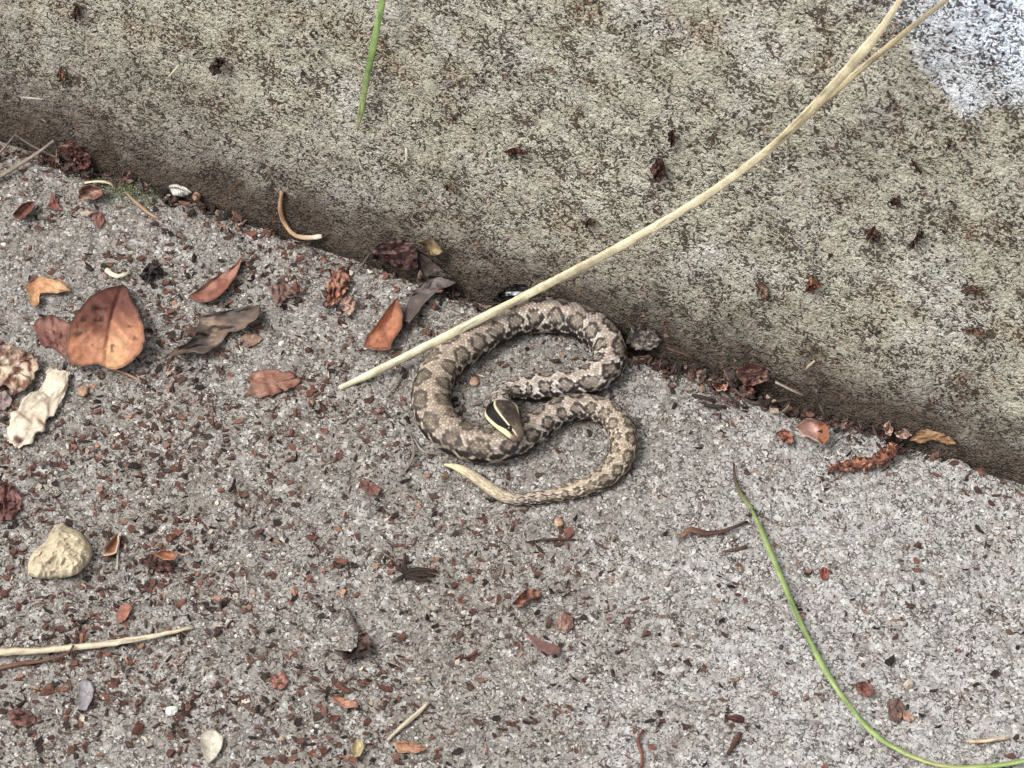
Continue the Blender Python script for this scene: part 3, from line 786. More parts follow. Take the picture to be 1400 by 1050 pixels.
def catkin():
    pts = catmull([(*P(1134, 641, 1.2 * MM), 3.0), (*P(1150, 637, 1.5 * MM), 6), (*P(1172, 634, 2 * MM), 8), (*P(1196, 630, 2.2 * MM), 10), (*P(1215, 619, 2.4 * MM), 10), (*P(1224, 609, 2 * MM), 5)], 14)
    fine, s = resample(pts, 0.00030)
    rr = fine[:, 3] * PXM * (0.95 + 0.55 * (fbm(s * 420, s * 0, 6, 3) - 0.5))
    v, f, n, c = tube_mesh(fine[:, :3], rr, np.tile([118., 68, 44], (len(s), 1)), 0.85, 14)
    k = np.clip(0.5 + 1.5 * (fbm(v[:, 0] * 900, v[:, 1] * 900 + v[:, 2] * 1300, 12, 3) - 0.5), 0, 1)
    cc = v.reshape(len(s), 14, 3).mean(1)[:, None]
    vv = (cc + (v.reshape(len(s), 14, 3) - cc) * (0.45 + 1.05 * k.reshape(len(s), 14))[..., None]).reshape(-1, 3)
    c = np.clip(c * (0.55 + 0.9 * k)[:, None], 5, 240)
    r = np.random.default_rng(77); nf = 170
    pick = r.integers(0, len(vv), nf); keepf = vv[pick, 2] > 0.0006; pick = pick[keepf]; nf = len(pick)
    FV, FF, ft = flakes(nf, np.zeros((nf, 3)), (4 + 6 * r.random(nf)) * PXM / 2, 1.4 + r.random(nf), 78, 0.0, 5)
    tl = r.normal(size=(nf, 1, 3)) * 0.55; tl[..., 2] = 1
    FV[..., 2] += (FV[..., 0] * tl[..., 0] + FV[..., 1] * tl[..., 1]) * 0.9
    FV += vv[pick][:, None]
    fc = np.array([(150, 92, 60), (112, 62, 42), (78, 46, 36), (176, 120, 84)], float)[r.choice(4, nf)]
    base_n = len(vv)
    vv = np.vstack([vv, FV.reshape(-1, 3)]); c = np.vstack([c, np.repeat(fc, FV.shape[1], 0)])
    f = np.concatenate([f, FF.ravel() + base_n]); n = np.r_[n, np.full(len(FF), 3)]
    vv, o = centre(vv)
    tag(link('catkin', mesh_np('catkin', vv, f, n, lin(c), False), M_BARK, loc=o), 'rough reddish brown dried catkin bent up at its right end', 'catkin')
# --- stone
def stone(name, label, outline, h, base, seed, mat=M_STONE, cat='stone', segs=60, rings=26):
    o = closed_resample(np.array(outline, float), segs)
    for _ in range(2): o = (np.roll(o, 1, 0) + 2 * o + np.roll(o, -1, 0)) / 4
    c = o.mean(0)
    a = np.linspace(0.04, math.pi * 0.60, rings)
    V = []; hh = []
    for k in a:
        ring = c + (o - c) * math.sin(k)
        zc = h * (0.30 + 0.70 * max(math.cos(k), -0.43) ** 1 if math.cos(k) > 0 else 0.30 + 0.7 * math.cos(k))
        for q in ring:
            n = fbm(q[0] / 12.0, q[1] / 12.0 + zc * 0.5, seed, 5) - 0.5 + 0.35 * (np.abs(fbm(q[0] / 20.0 + 7, q[1] / 20.0 + zc * 0.3, seed + 2, 2) - 0.5) * 2 - 0.25)
            n2 = fbm(q[0] / 3.2, q[1] / 3.2 + zc, seed + 5, 3) - 0.5
            V.append(PW(q[0] + n * 3.5, q[1] + n2 * 2, (zc * (1 + 0.50 * n) + 0.8 * n2) * MM)); hh.append(n + n2 * 0.7)
    V = np.array(V); V[:, 2] -= V[:, 2].min() + 0.0002
    F = grid_faces(rings, segs, wrap_v=True)
    fl = np.concatenate([F.ravel(), np.arange(segs), (rings - 1) * segs + np.arange(segs)[::-1]])
    C = np.array(base, float)[None] * (1 + 0.35 * np.array(hh))[:, None]
    V, oo = centre(V)
    return tag(link(name, mesh_np(name, V, fl, np.r_[np.full(len(F), 4), segs, segs], lin(np.clip(C, 5, 245))), mat, loc=oo), label, cat)
stone('stone', 'cream yellow angular stone with a rough pitted surface', [(37, 772), (38, 786), (52, 789), (70, 790), (88, 788), (104, 784), (118, 772), (127, 757), (124, 744), (112, 728), (96, 720), (86, 713), (76, 716), (70, 722), (64, 738), (50, 748), (42, 758)], 6.2, (198, 180, 146), 31, segs=130, rings=54)
stone('pebble', 'tiny bright white pebble above the translucent petal', [(225, 968), (232, 964), (243, 966), (243, 975), (234, 979), (226, 977)], 1.5, (232, 224, 210), 33, cat='pebble', segs=20, rings=8)
stone('pebble', 'small orange tan pebble below the snake at its tail bend', [(757, 712), (763, 707), (772, 711), (772, 718), (763, 721), (758, 718)], 1.5, (196, 150, 116), 34, cat='pebble', segs=20, rings=8)
stone('pebble', 'small pinkish pebble inside the upper coil of the snake', [(643, 517), (650, 513), (656, 519), (655, 526), (647, 529), (642, 524)], 1.6, (198, 156, 124), 36, cat='pebble', segs=20, rings=8)
stone('pebble', 'rounded tan pebble between the rolled leaf and the large oval leaf', [(106, 532), (112, 526), (121, 528), (121, 538), (113, 543), (107, 540)], 1.8, (176, 136, 108), 37, cat='pebble', segs=22, rings=8)
stone('pebble', 'pale pebble right of the green blade near the bottom', [(1233, 936), (1240, 928), (1250, 930), (1250, 940), (1241, 944)], 1.5, (206, 184, 162), 38, cat='pebble', segs=20, rings=8)
leaf('mortar_crumb', 'grey lump of crumbled mortar between the snake and the wall', [(856, 468), (862, 452), (872, 442), (882, 446), (894, 452), (904, 464), (898, 474), (884, 480), (868, 478)], crumple(5.5, 5, 5, 340, 0.3), blotch((158, 147, 136), (120, 108, 98), 6, 341, 0.2), cat='mortar', mat=M_GRIT, segs=60, rings=14, jag=2.2)
stone('mortar_crumb', 'white chip of mortar at the joint beyond the moss', [(230, 253), (240, 250), (252, 254), (262, 262), (250, 268), (236, 266)], 2.6, (196, 190, 180), 40, M_STONE, 'mortar', 50, 20)
stone('mortar_crumb', 'brown crumb of mortar right of the white chip', [(262, 266), (268, 260), (276, 264), (275, 272), (266, 276)], 2.4, (150, 112, 84), 41, M_GRIT, 'mortar', 20, 8)

# --- straw leaning across the snake up to the wall top
sp0 = np.array(P(465, 531, 0.8 * MM))
straw = empty('straw', sp0, 'long dry yellow grass stalk leaning over the snake and up the wall', 'grass stalk')
st_c = [(220, 206, 162), (222, 208, 164), (216, 202, 156), (208, 192, 150), (196, 176, 128), (180, 160, 118), (150, 136, 108)]
lo_ = [(464, 531, 0.7), (520, 505, 3.2), (600, 465, 6.8), (680, 424, 10.2), (740, 393, 13.0)]
up_ = [(850, 336, 20, 'w'), (960, 271, 15, 'w'), (1050, 205, 12, 'w'), (1120, 143, 10, 'w'), (1180, 92, 8, 'w'), (1240, 42, 6.5, 'w'), (1296, -2, 5, 'w'), (1345, -42, 3.5, 'w')]
stalk('stem', None, lo_ + up_, [7.5, 12, 13, 13, 12.5, 12, 11.5, 10.5, 9.5, 8, 6.5, 6, 6], st_c, parent=straw, o=sp0, seed=3, wob=0.05)
stalk('leaf_blade', None, [(1030, 222, 12.5, 'w'), (1085, 172, 13, 'w'), (1140, 116, 14, 'w'), (1180, 70, 14, 'w'), (1210, 32, 12, 'w'), (1233, -4, 9, 'w'), (1262, -50, 3, 'w')], [5, 9, 11, 13, 9, 7, 5], [(204, 184, 134), (212, 196, 148), (206, 188, 146), (180, 160, 124)], flat=0.3, parent=straw, o=sp0, seed=5, wob=0.05)

GREEN = [(116, 136, 62), (104, 130, 56), (122, 150, 70), (110, 140, 62)]
stalk('grass_blade', 'green grass blade hanging down the wall face from above', [(489, 178, 1.2, 'w'), (493, 155, 2.0, 'w'), (501, 110, 3.4, 'w'), (511, 60, 4.4, 'w'), (520, 15, 4.6, 'w'), (526, -20, 4.2, 'w'), (534, -70, 2.0, 'w')], [2.5, 7, 9, 10, 9, 9, 8], [(140, 120, 90), (140, 160, 84)] + GREEN[1:] + [(110, 142, 62)], 'grass', 0.35)
gp0 = np.array(P(1003, 640, 0.5 * MM))
gb = empty('grass_blade', gp0, 'long curved green grass blade lying on the concrete with a brown shrivelled tip', 'grass')
stalk('blade', None, [(1027, 694, 1.8), (1043, 730, 2.2), (1064, 780, 2.6), (1090, 842, 2.4), (1122, 905, 2.2), (1156, 958, 2.0), (1195, 1003, 1.6), (1240, 1031, 1.4), (1290, 1047, 1.2), (1345, 1048, 1.4), (1410, 1038, 2.0), (1470, 1020, 2.4)],
      [5, 7.5, 8.5, 7.0, 8.5, 7.5, 8, 6.5, 6, 7, 7, 7], [(112, 130, 60), (126, 146, 70), (116, 142, 64), (132, 152, 78), (120, 146, 66), (150, 150, 84), (128, 152, 66), (118, 150, 60)], flat=0.35, parent=gb, o=gp0)
stalk('tip', None, [(1003, 633, 0.9), (1005, 655, 1.1), (1014, 677, 1.5), (1028, 696, 1.8)], [2.5, 5.0, 5.5, 7], [(66, 46, 40), (74, 56, 42), (92, 92, 52), (110, 126, 60)], flat=0.45, parent=gb, o=gp0)

stalk('straw', 'cream straw stem lying at the left edge, below the stone', [(-30, 896, 1.2), (0, 893, 1.4), (60, 889, 1.6), (150, 880, 1.8), (210, 870, 1.5), (266, 858, 0.9)], [8.5, 9.5, 9, 8.5, 7, 4], [(214, 196, 154), (206, 186, 148), (218, 200, 162), (196, 176, 140)], 'straw')
stalk('twig', 'thin red brown twig crossing under the cream straw at the left edge', [(-12, 916, 0.8), (20, 909, 0.9), (60, 903, 1.0), (92, 893, 2.4), (101, 882, 3.2)], [7, 6, 4.5, 4, 3], [(128, 86, 62), (96, 66, 50)], mat=M_BARK)
stalk('twig', 'pale grey twig at the left edge slanting up to the wall', [(-14, 250, 1.2), (20, 229, 2.0), (50, 210, 2.6), (74, 192, 3.2)], [6.5, 7, 6, 5], [(142, 128, 112), (158, 144, 126), (128, 112, 98)], mat=M_BARK)
stalk('twig', 'thin grey stem in the top left corner of the floor, above the pale twig', [(-10, 218, 1), (8, 200, 2), (21, 184, 3)], [4, 4, 3], [(140, 128, 118), (120, 106, 98)], mat=M_BARK)
stalk('twig', 'fine dark stem passing behind the pale grey twig', [(20, 184, 3.4), (45, 200, 2.4), (62, 208, 1.6), (78, 216, 1.0)], [3.4, 3.4, 3], [(120, 106, 96), (136, 120, 106)], mat=M_BARK)
stalk('pine_needle', 'bent orange tan needle standing against the wall with its pale end on the floor', [(385, 262, 0.9, 'w'), (383, 285, 1.0, 'w'), (389, 305, 2.6), (402, 321, 1.2), (420, 325, 0.8), (440, 323, 0.8)], [6.5, 7, 6.5, 6.5, 8, 7], [(168, 122, 74), (176, 132, 82), (186, 148, 100), (222, 208, 182)], 'needle')
stalk('pine_needle', 'short tan needle lying just below the moss', [(172, 264, 0.8), (188, 280, 1.0), (204, 292, 0.8), (217, 299, 0.6)], [4, 5, 4.6, 3], [(160, 122, 82), (172, 134, 92)], 'needle')
stalk('pine_needle', 'pale bent fibre over the curled flake left of the moss', [(116, 250, 1.4), (135, 248, 2), (148, 250, 1.6), (157, 257, 0.6)], [3.6, 4.2, 4, 3], [(206, 190, 160), (196, 176, 146)], 'fibre')
stalk('straw', 'pale straw splinter lying near the middle of the bottom edge', [(530, 1012, 0.7), (550, 993, 0.9), (570, 976, 0.9), (586, 960, 0.6)], [5, 6.4, 6, 4], [(196, 180, 146), (204, 188, 156)], 'straw')
stalk('straw', 'thin tan sliver lying at the lower right', [(1325, 1014, 0.6), (1350, 1013, 0.8), (1380, 1009, 0.5)], [4.6, 5.5, 4], [(186, 154, 116), (198, 168, 130)], 'straw')
stalk('twig', 'pale fibre leaning from the litter by the straw tip', [(528, 545, 0.6), (540, 530, 1), (551, 513, 0.7)], [3, 3.4, 2.4], [(150, 134, 120), (160, 144, 128)], mat=M_BARK)
stalk('twig', 'dark bent twig along the joint litter right of the snake', [(990, 505, 3.5), (1000, 527, 2.4), (1014, 541, 1.4), (1026, 550, 1.2), (1050, 551, 1.4), (1080, 545, 2.4)], [3.6, 4.2, 4.6, 5.5, 6, 5], [(110, 92, 80), (84, 68, 58), (72, 56, 48)], mat=M_BARK)
stalk('twig', 'short pale twig poking up from the joint litter', [(1060, 522, 3), (1080, 532, 2.4), (1100, 541, 1.6)], [4, 4.4, 3.4], [(176, 156, 140), (140, 118, 104)], mat=M_BARK)
stalk('twig', 'thin grey twig standing at the joint left of the pinkish cupped leaf', [(1116, 534, 5), (1119, 550, 3.2), (1126, 566, 1.4)], [3.4, 3.6, 3], [(128, 112, 100), (110, 94, 84)], mat=M_BARK)
stalk('twig', 'dark stick lying beside the joint litter, nearest the snake', [(946, 540, 0.9), (960, 544, 1), (978, 549, 0.8)], [4, 6.5, 4], [(70, 56, 50), (62, 50, 46)], mat=M_BARK)
stalk('twig', 'dark stick parallel to and below the one nearest the snake', [(962, 554, 0.8), (975, 555, 1), (992, 556, 0.8)], [4, 6, 4], [(64, 52, 46), (76, 60, 52)], mat=M_BARK)
stalk('twig', 'fine reddish stem at the joint right of the snake', [(912, 476, 2.6), (930, 482, 2), (950, 490, 1.2)], [3.2, 3.6, 3], [(104, 76, 62), (92, 62, 50)], mat=M_BARK)
stalk('twig', 'short dark reddish stick near the bottom right of centre', [(995, 1032, 0.8), (1003, 1018, 1), (1012, 1003, 0.8)], [5, 7, 5.5], [(84, 52, 42), (104, 66, 50)], mat=M_BARK)
stalk('twig', 'dark needle below the snake, lying nearly level', [(718, 741, 0.5), (745, 738, 0.9), (787, 738, 0.5)], [2, 4, 3], [(72, 56, 48), (84, 62, 50)], mat=M_BARK)
stalk('twig', 'pale grey fibre bundle at the outer left of the snake', [(561, 592, 0.6), (566, 612, 1.4), (562, 632, 1.0), (548, 650, 0.5)], [3.4, 4, 4, 3], [(156, 144, 130), (140, 126, 112)], mat=M_BARK)
stalk('twig', 'pale fibre running from the bundle towards the snake', [(566, 600, 1.0), (580, 618, 1.2), (606, 620, 0.8)], [3, 3.6, 2.8], [(160, 148, 134), (150, 136, 122)], mat=M_BARK)
stalk('twig', 'rusty brown stem between the two lower right tufts', [(876, 1050, 0.5), (878, 1035, 0.9), (872, 1012, 0.9), (880, 998, 0.5)], [3.4, 4.4, 4, 3], [(128, 72, 52), (120, 64, 44)], mat=M_BARK)
stalk('twig', 'dark crooked twig piece lying left of the green blade', [(931, 733, 1.2), (945, 724, 1.8), (962, 729, 1.4), (985, 727, 1.0), (1003, 722, 1.4), (1022, 714, 0.7)], [7, 10, 7, 5, 5, 4], [(150, 110, 84), (104, 66, 50), (92, 62, 50), (66, 52, 46)], mat=M_BARK)
stalk('twig', 'dark splinter just below the crooked twig piece', [(990, 754, 0.6), (1005, 752, 0.9), (1021, 748, 0.6)], [3, 6, 4], [(100, 70, 58), (112, 80, 66)], mat=M_BARK)

# --- other single pieces
leaf('petal', 'translucent pale petal lying at the bottom left', [(274, 1008), (282, 1000), (293, 1000), (306, 1008), (304, 1022), (296, 1036), (286, 1045), (279, 1036), (275, 1022)], lambda x, y, r: 0.35 + 0.8 * r ** 2, blotch((186, 178, 158), (170, 160, 140), 3, 161, 0.15), cat='petal', segs=40, rings=8, jag=0.4)
leaf('petal', 'grey lilac petal left of the translucent one', [(107, 935), (114, 928), (124, 932), (129, 944), (126, 958), (118, 972), (108, 972), (106, 955)], lambda x, y, r: 0.35 + 0.7 * r ** 2, blotch((148, 142, 144), (132, 126, 128), 3, 163, 0.15), cat='petal', segs=40, rings=8, jag=0.4)
leaf('husk', 'pointed husk with a red brown hollow and a pale rim, right of the stone', [(141, 752), (148, 742), (157, 732), (162, 727), (163, 740), (159, 757), (150, 760), (142, 761)], lambda x, y, r: 0.4 + 1.8 * r ** 3, lambda x, y, r: np.where((r > 0.72)[..., None], np.array([190, 166, 132.]), np.array([138, 82, 54.])) * (0.85 + 0.3 * fbm(x * 4, y * 4, 2))[..., None], cat='husk', segs=40, rings=10, jag=0.3)
stalk('straw', 'hair thin straw standing beside the pointed husk', [(163, 733, 1.5), (161, 755, 1.2), (160, 780, 0.5)], [3.2, 3, 2.6], [(176, 164, 148), (166, 152, 134)], 'straw')
leaf('leaf_scrap', 'dark brown scrap curled into a hook, in the lower middle', [(456, 888), (468, 890), (480, 893), (487, 885), (490, 868), (500, 864), (508, 876), (504, 893), (494, 898), (482, 900), (474, 908), (464, 898)], crumple(3.4, 4, 4, 165, 0.5, 1.2), blotch((96, 68, 58), (66, 48, 42), 4, 166), segs=52, rings=10, centre_px=(488, 892))
stalk('twig', 'thin dark stem rising from the hooked scrap', [(478, 835, 0.6), (483, 850, 1), (492, 864, 1.4)], [3.5, 4.5, 5], [(96, 84, 76), (84, 66, 58)], mat=M_BARK)
leaf('leaf_scrap', 'purple brown sliver below the snake to the right', [(716, 862), (724, 866), (740, 876), (756, 880), (768, 886), (766, 894), (748, 894), (732, 884)], lambda x, y, r: 0.4 + 2.0 * y ** 2, blotch((116, 78, 72), (92, 60, 54), 3, 168), segs=40, rings=8, jag=0.5)
leaf('leaf_scrap', 'brown shell shaped scrap below and left of the snake', [(490, 655), (500, 658), (512, 662), (521, 668), (517, 677), (505, 676), (494, 668)], crumple(1.6, 3, 3, 170, 0.4, 0.8), blotch((132, 90, 76), (108, 66, 54), 3, 171), segs=36, rings=8, jag=0.6)
for q, (a, b, c2) in enumerate((((556, 782), (566, 777), (595, 778)), ((556, 786), (575, 787), (597, 784)), ((557, 789), (572, 793), (594, 790)))):
    pass
sh0 = np.array(P(560, 783, 0))
sh = empty('seed_head', sh0, 'blackish spiky seed head lying below the snake', 'seed head')
for a, b, c2 in (((553, 784), (570, 778), (598, 781)), ((553, 786), (575, 786), (596, 787)), ((553, 787), (570, 792), (590, 795)), ((556, 784), (553, 772), (554, 757)), ((555, 786), (545, 792), (536, 797)), ((555, 784), (546, 778), (540, 772))):
    stalk('bristle', None, [(*a, 1.6), (*b, 1.8), (*c2, 0.6)], [6, 7, 2.5], [(52, 40, 34), (64, 48, 40), (88, 62, 48)], mat=M_BARK, parent=sh, o=sh0)
leaf('leaf_scrap', 'black crumpled scrap beyond the large oval leaf', [(190, 378), (196, 368), (206, 360), (218, 364), (221, 374), (212, 381), (200, 386)], crumple(4.0, 4, 4, 173, 0.5), blotch((40, 36, 34), (70, 62, 58), 4, 174), segs=40, rings=9, jag=1.0)
stalk('straw', 'cream splinter beyond the tip of the large oval leaf', [(146, 369, 0.9), (156, 377, 1.2), (166, 377, 1.0), (178, 372, 0.7)], [8, 8, 6, 4], [(222, 212, 176), (210, 196, 156)], 'straw')
leaf('leaf_scrap', 'glossy black scrap with a white edge wedged at the joint behind the snake', [(672, 412), (684, 398), (700, 388), (718, 389), (728, 398), (722, 404), (704, 405), (690, 414)], crumple(3.0, 4, 3, 176, 2.4), lambda x, y, r: np.where(((y > 0.42) & (y < 0.62) & (x > 0.35))[..., None], np.array([196, 196, 202.]), np.array([22, 19, 20.])) + 0 * r[..., None], segs=56, rings=12, jag=0.6)
cone0 = [(78, 203), (84, 196), (95, 194), (106, 199), (114, 206), (124, 212), (124, 224), (116, 234), (106, 230), (100, 220), (88, 212)]
leaf('leaf_scrap', 'dark red wrinkled pod lying along the joint in the upper left', cone0, crumple(6.0, 6, 6, 178, 0.8), blotch((100, 54, 46), (138, 96, 84), 6, 179), cat='pod', segs=60, rings=14, jag=1.5)
leaf('leaf_scrap', 'curled brown flake with a pale rim left of the moss', [(107, 262), (114, 255), (126, 253), (138, 258), (141, 266), (132, 273), (118, 272), (108, 275)], lambda x, y, r: 0.4 + 2.8 * r ** 2.5 + 0.6 * fbm(x * 5, y * 5, 181), blotch((120, 72, 58), (176, 142, 118), 4, 182), segs=48, rings=10, jag=0.8)
leaf('leaf_scrap', 'curled reddish flake at the left edge below the pale twig', [(17, 294), (26, 283), (38, 275), (47, 276), (44, 288), (34, 297), (22, 300)], lambda x, y, r: 0.4 + 2.6 * r ** 2.5, blotch((156, 104, 84), (112, 64, 50), 3, 184), segs=40, rings=9, jag=0.6)
leaf('leaf_scrap', 'small upright red flake between two curled flakes at upper left', [(66, 284), (72, 262), (80, 280), (86, 286), (76, 288)], crumple(2.0, 3, 3, 186, 0.4), blotch((128, 70, 56), (96, 54, 44), 3, 187), segs=30, rings=7)
leaf('leaf_scrap', 'dull red scrap below the short tan needle', [(127, 295), (140, 291), (143, 302), (136, 312), (128, 306)], crumple(1.4, 3, 3, 189, 0.4), blotch((136, 84, 72), (110, 66, 56), 3, 190), segs=30, rings=7)
leaf('leaf_scrap', 'orange tan leaf scrap beside the lower straw splinter', [(538, 1015), (552, 1013), (570, 1018), (588, 1022), (572, 1030), (550, 1030), (541, 1026)], crumple(1.2, 3, 3, 192, 0.4, 0.5), blotch((176, 128, 92), (148, 98, 68), 3, 193), segs=36, rings=8)
leaf('husk', 'oval yellowish husk near the bottom, left of the straw splinter', [(480, 1022), (486, 1012), (495, 1012), (498, 1022), (492, 1034), (484, 1036)], lambda x, y, r: 0.3 + 1.5 * r ** 2.5, blotch((190, 174, 124), (164, 144, 98), 3, 195), cat='husk', segs=36, rings=8, jag=0.4)
leaf('leaf_scrap', 'red brown triangular scrap right of the green blade near the bottom', [(1168, 938), (1178, 932), (1192, 936), (1196, 946), (1186, 954), (1174, 950)], crumple(2.0, 3, 3, 197, 0.5, 0.8), blotch((140, 88, 72), (100, 58, 46), 3, 198), segs=34, rings=8, jag=0.8)
leaf('leaf_scrap', 'dark split bark scrap right of the red triangular scrap', [(1212, 960), (1222, 954), (1232, 958), (1238, 970), (1228, 990), (1216, 984)], crumple(2.4, 6, 3, 200, 0.4), blotch((92, 68, 60), (124, 92, 78), 4, 201), segs=36, rings=8, jag=1.4)
leaf('leaf_scrap', 'tan sliver standing against the dark split bark scrap', [(1232, 966), (1240, 972), (1250, 984), (1242, 988), (1235, 984)], crumple(1.4, 3, 3, 203, 0.5), blotch((176, 138, 110), (150, 110, 86), 3, 204), segs=28, rings=7)
leaf('leaf_scrap', 'dark red glossy seed shell right of centre near the bottom', [(993, 982), (1004, 976), (1016, 980), (1018, 988), (1006, 988)], lambda x, y, r: 0.3 + 1.6 * (1 - r ** 2), blotch((110, 48, 40), (76, 34, 30), 3, 206), cat='seed', segs=30, rings=8, jag=0.3)
leaf('leaf_scrap', 'bright rust flake right of the middle of the green blade', [(1119, 782), (1125, 775), (1133, 778), (1131, 792), (1122, 792)], crumple(1.5, 3, 3, 208, 0.4), blotch((150, 66, 36), (104, 46, 30), 3, 209), segs=28, rings=7)
leaf('leaf_scrap', 'brown bow shaped scrap below the snake, right of the seed head', [(700, 826), (712, 812), (722, 804), (736, 806), (738, 816), (722, 820), (710, 830)], crumple(2.4, 3, 3, 211, 0.4, 0.8), blotch((150, 98, 70), (92, 58, 46), 3, 212), segs=36, rings=8, jag=0.8)
leaf('leaf_scrap', 'faded pink brown scrap low and right of the bow shaped scrap', [(760, 848), (770, 838), (782, 842), (784, 856), (774, 866), (764, 860)], crumple(1.6, 4, 4, 214, 0.4), blotch((150, 114, 98), (122, 82, 68), 4, 215), segs=36, rings=8, jag=1.0)
leaf('leaf_scrap', 'crumpled red scrap in the lower left middle, above the straw splinter', [(370, 930), (378, 922), (390, 922), (395, 932), (388, 944), (374, 944)], crumple(1.6, 4, 4, 217, 0.4), blotch((162, 110, 86), (112, 64, 50), 4, 218), segs=34, rings=8, jag=1.0)
leaf('leaf_scrap', 'dark and orange split scrap below the crumpled red scrap', [(450, 946), (462, 952), (474, 958), (488, 958), (490, 968), (470, 968), (456, 960)], crumple(1.8, 4, 3, 220, 0.4, 0.8), blotch((96, 56, 46), (170, 118, 86), 3, 221), segs=36, rings=8, jag=1.0)
leaf('leaf_scrap', 'rusty diamond scrap right of the stone and above the cream straw', [(158, 842), (166, 830), (178, 826), (182, 832), (172, 848), (162, 854)], lambda x, y, r: 0.35 + 0.9 * x, blotch((146, 84, 60), (126, 72, 54), 3, 223), segs=32, rings=7, jag=0.4)
leaf('leaf_scrap', 'orange boat shaped scrap resting on dark bits right of the stone', [(212, 758), (222, 752), (236, 754), (244, 758), (238, 766), (224, 766)], lambda x, y, r: 1.2 + 1.6 * r ** 2, blotch((176, 116, 74), (136, 84, 56), 3, 225), segs=34, rings=8, jag=0.4)
leaf('leaf_scrap', 'dark wine flakes heaped under the orange boat shaped scrap', [(192, 770), (204, 758), (222, 764), (240, 772), (236, 782), (218, 784), (202, 776)], crumple(3.2, 5, 4, 227, 0.2), blotch((92, 52, 44), (60, 40, 36), 5, 228), segs=40, rings=9, jag=1.6)
leaf('leaf_scrap', 'wine red flakes clumped at the left edge below the rolled leaf', [(-10, 664), (6, 660), (22, 668), (30, 684), (26, 700), (14, 712), (-10, 716)], crumple(4.0, 5, 5, 230, 0.3), blotch((96, 54, 46), (128, 84, 74), 5, 231), segs=50, rings=12, jag=2.0)
leaf('leaf_scrap', 'brown scrap in the bottom left corner below the cream straw', [(8, 972), (26, 968), (44, 974), (50, 986), (36, 996), (16, 992)], crumple(2.6, 4, 4, 233, 0.3), blotch((112, 70, 58), (84, 56, 48), 4, 234), segs=40, rings=9, jag=1.4)

# --- scraps caught on the wall face
def wl(label, o, c1, c2, seed, amp=1.6, name='leaf_scrap'):
    o = np.array(o, float); o = o.mean(0) + (o - o.mean(0)) * 0.80
    leaf(name, label, o, crumple(amp * 1.2, 5, 5, seed, 0.4, 0.4), blotch(np.array(c1) * 0.92, np.array(c2) * 0.85, 5, seed + 1, 0.3), at=W, segs=36, rings=9, jag=2.2)
wl('brown pointed scrap lying level on the wall left of the straw', [(682, 207), (695, 203), (712, 202), (728, 209), (714, 214), (696, 214)], (138, 84, 62), (96, 56, 44), 240)
wl('orange flake clinging to the wall above the right joint', [(1098, 402), (1104, 382), (1112, 372), (1118, 384), (1126, 392), (1112, 404)], (176, 112, 68), (112, 66, 44), 243, 2.2)
wl('tan crumb pair on the wall left of the orange flake', [(1030, 386), (1042, 382), (1050, 392), (1052, 408), (1042, 414), (1034, 402)], (156, 124, 100), (112, 80, 62), 246)
wl('dark red clump caught on the wall near the middle of the straw', [(886, 232), (896, 216), (906, 212), (912, 228), (908, 246), (900, 258), (892, 246)], (84, 44, 36), (110, 66, 52), 249, 2.4)
wl('dark red fleck above the dark red clump on the wall', [(912, 180), (920, 174), (924, 184), (922, 200), (916, 206), (913, 194)], (92, 48, 40), (70, 42, 36), 252)
wl('small dark hooked scrap high on the wall at the left', [(282, 94), (292, 80), (304, 78), (316, 80), (304, 88), (298, 98), (302, 106), (286, 104)], (56, 40, 32), (112, 70, 48), 255, 2.4)
wl('orange crumb on the wall near the upper left corner', [(76, 104), (82, 90), (88, 96), (90, 112), (82, 116)], (170, 112, 74), (104, 64, 46), 258)
wl('dark flakes near the top edge of the wall at far left', [(96, 22), (104, 2), (112, 8), (110, 30), (102, 32)], (62, 46, 38), (96, 64, 48), 261)
wl('pale husk fragment with a dark tip on the wall left of the straw', [(600, 252), (612, 248), (620, 254), (632, 262), (628, 270), (612, 262)], (176, 150, 116), (92, 58, 44), 264)
wl('dark brown flake on the wall below the dark red clump', [(796, 304), (806, 298), (816, 302), (812, 310), (800, 312)], (92, 60, 48), (120, 86, 70), 267)
wl('rust brown comma shaped flake on the upper right of the wall', [(1244, 214), (1250, 218), (1258, 232), (1262, 240), (1252, 236), (1246, 226)], (132, 84, 54), (104, 68, 48), 270)
wl('dark red flake on the wall right of the straw', [(1210, 276), (1222, 270), (1232, 274), (1234, 286), (1222, 284)], (104, 56, 44), (80, 48, 40), 273)
wl('dark crooked scrap on the right part of the wall', [(1240, 336), (1250, 326), (1262, 310), (1264, 318), (1254, 336), (1244, 344)], (82, 58, 46), (104, 70, 54), 276)
wl('brown flakes in a clump on the wall below the straw at right', [(1180, 314), (1196, 308), (1206, 322), (1200, 336), (1184, 330)], (92, 58, 46), (120, 78, 60), 279, 2.2)
wl('tan streak of debris on the lower right wall', [(1308, 448), (1324, 446), (1340, 452), (1352, 460), (1338, 464), (1322, 458)], (150, 108, 78), (112, 78, 60), 282)
wl('brown flake above the tan streak on the lower right wall', [(1308, 398), (1326, 390), (1346, 392), (1340, 402), (1320, 406)], (112, 82, 60), (140, 104, 76), 285)
stalk('pine_needle', 'short cream needle on the wall at the upper left', [(229, 107, 0.6, 'w'), (237, 98, 1, 'w'), (245, 89, 0.6, 'w')], [2.6, 3.4, 2.4], [(200, 188, 160), (190, 172, 140)], 'needle')
stalk('pine_needle', 'pale needle lying level on the wall at the far left', [(28, 133, 0.6, 'w'), (42, 134, 1, 'w'), (60, 136, 0.6, 'w')], [2.6, 3.4, 2.4], [(182, 172, 158), (170, 158, 140)], 'needle')
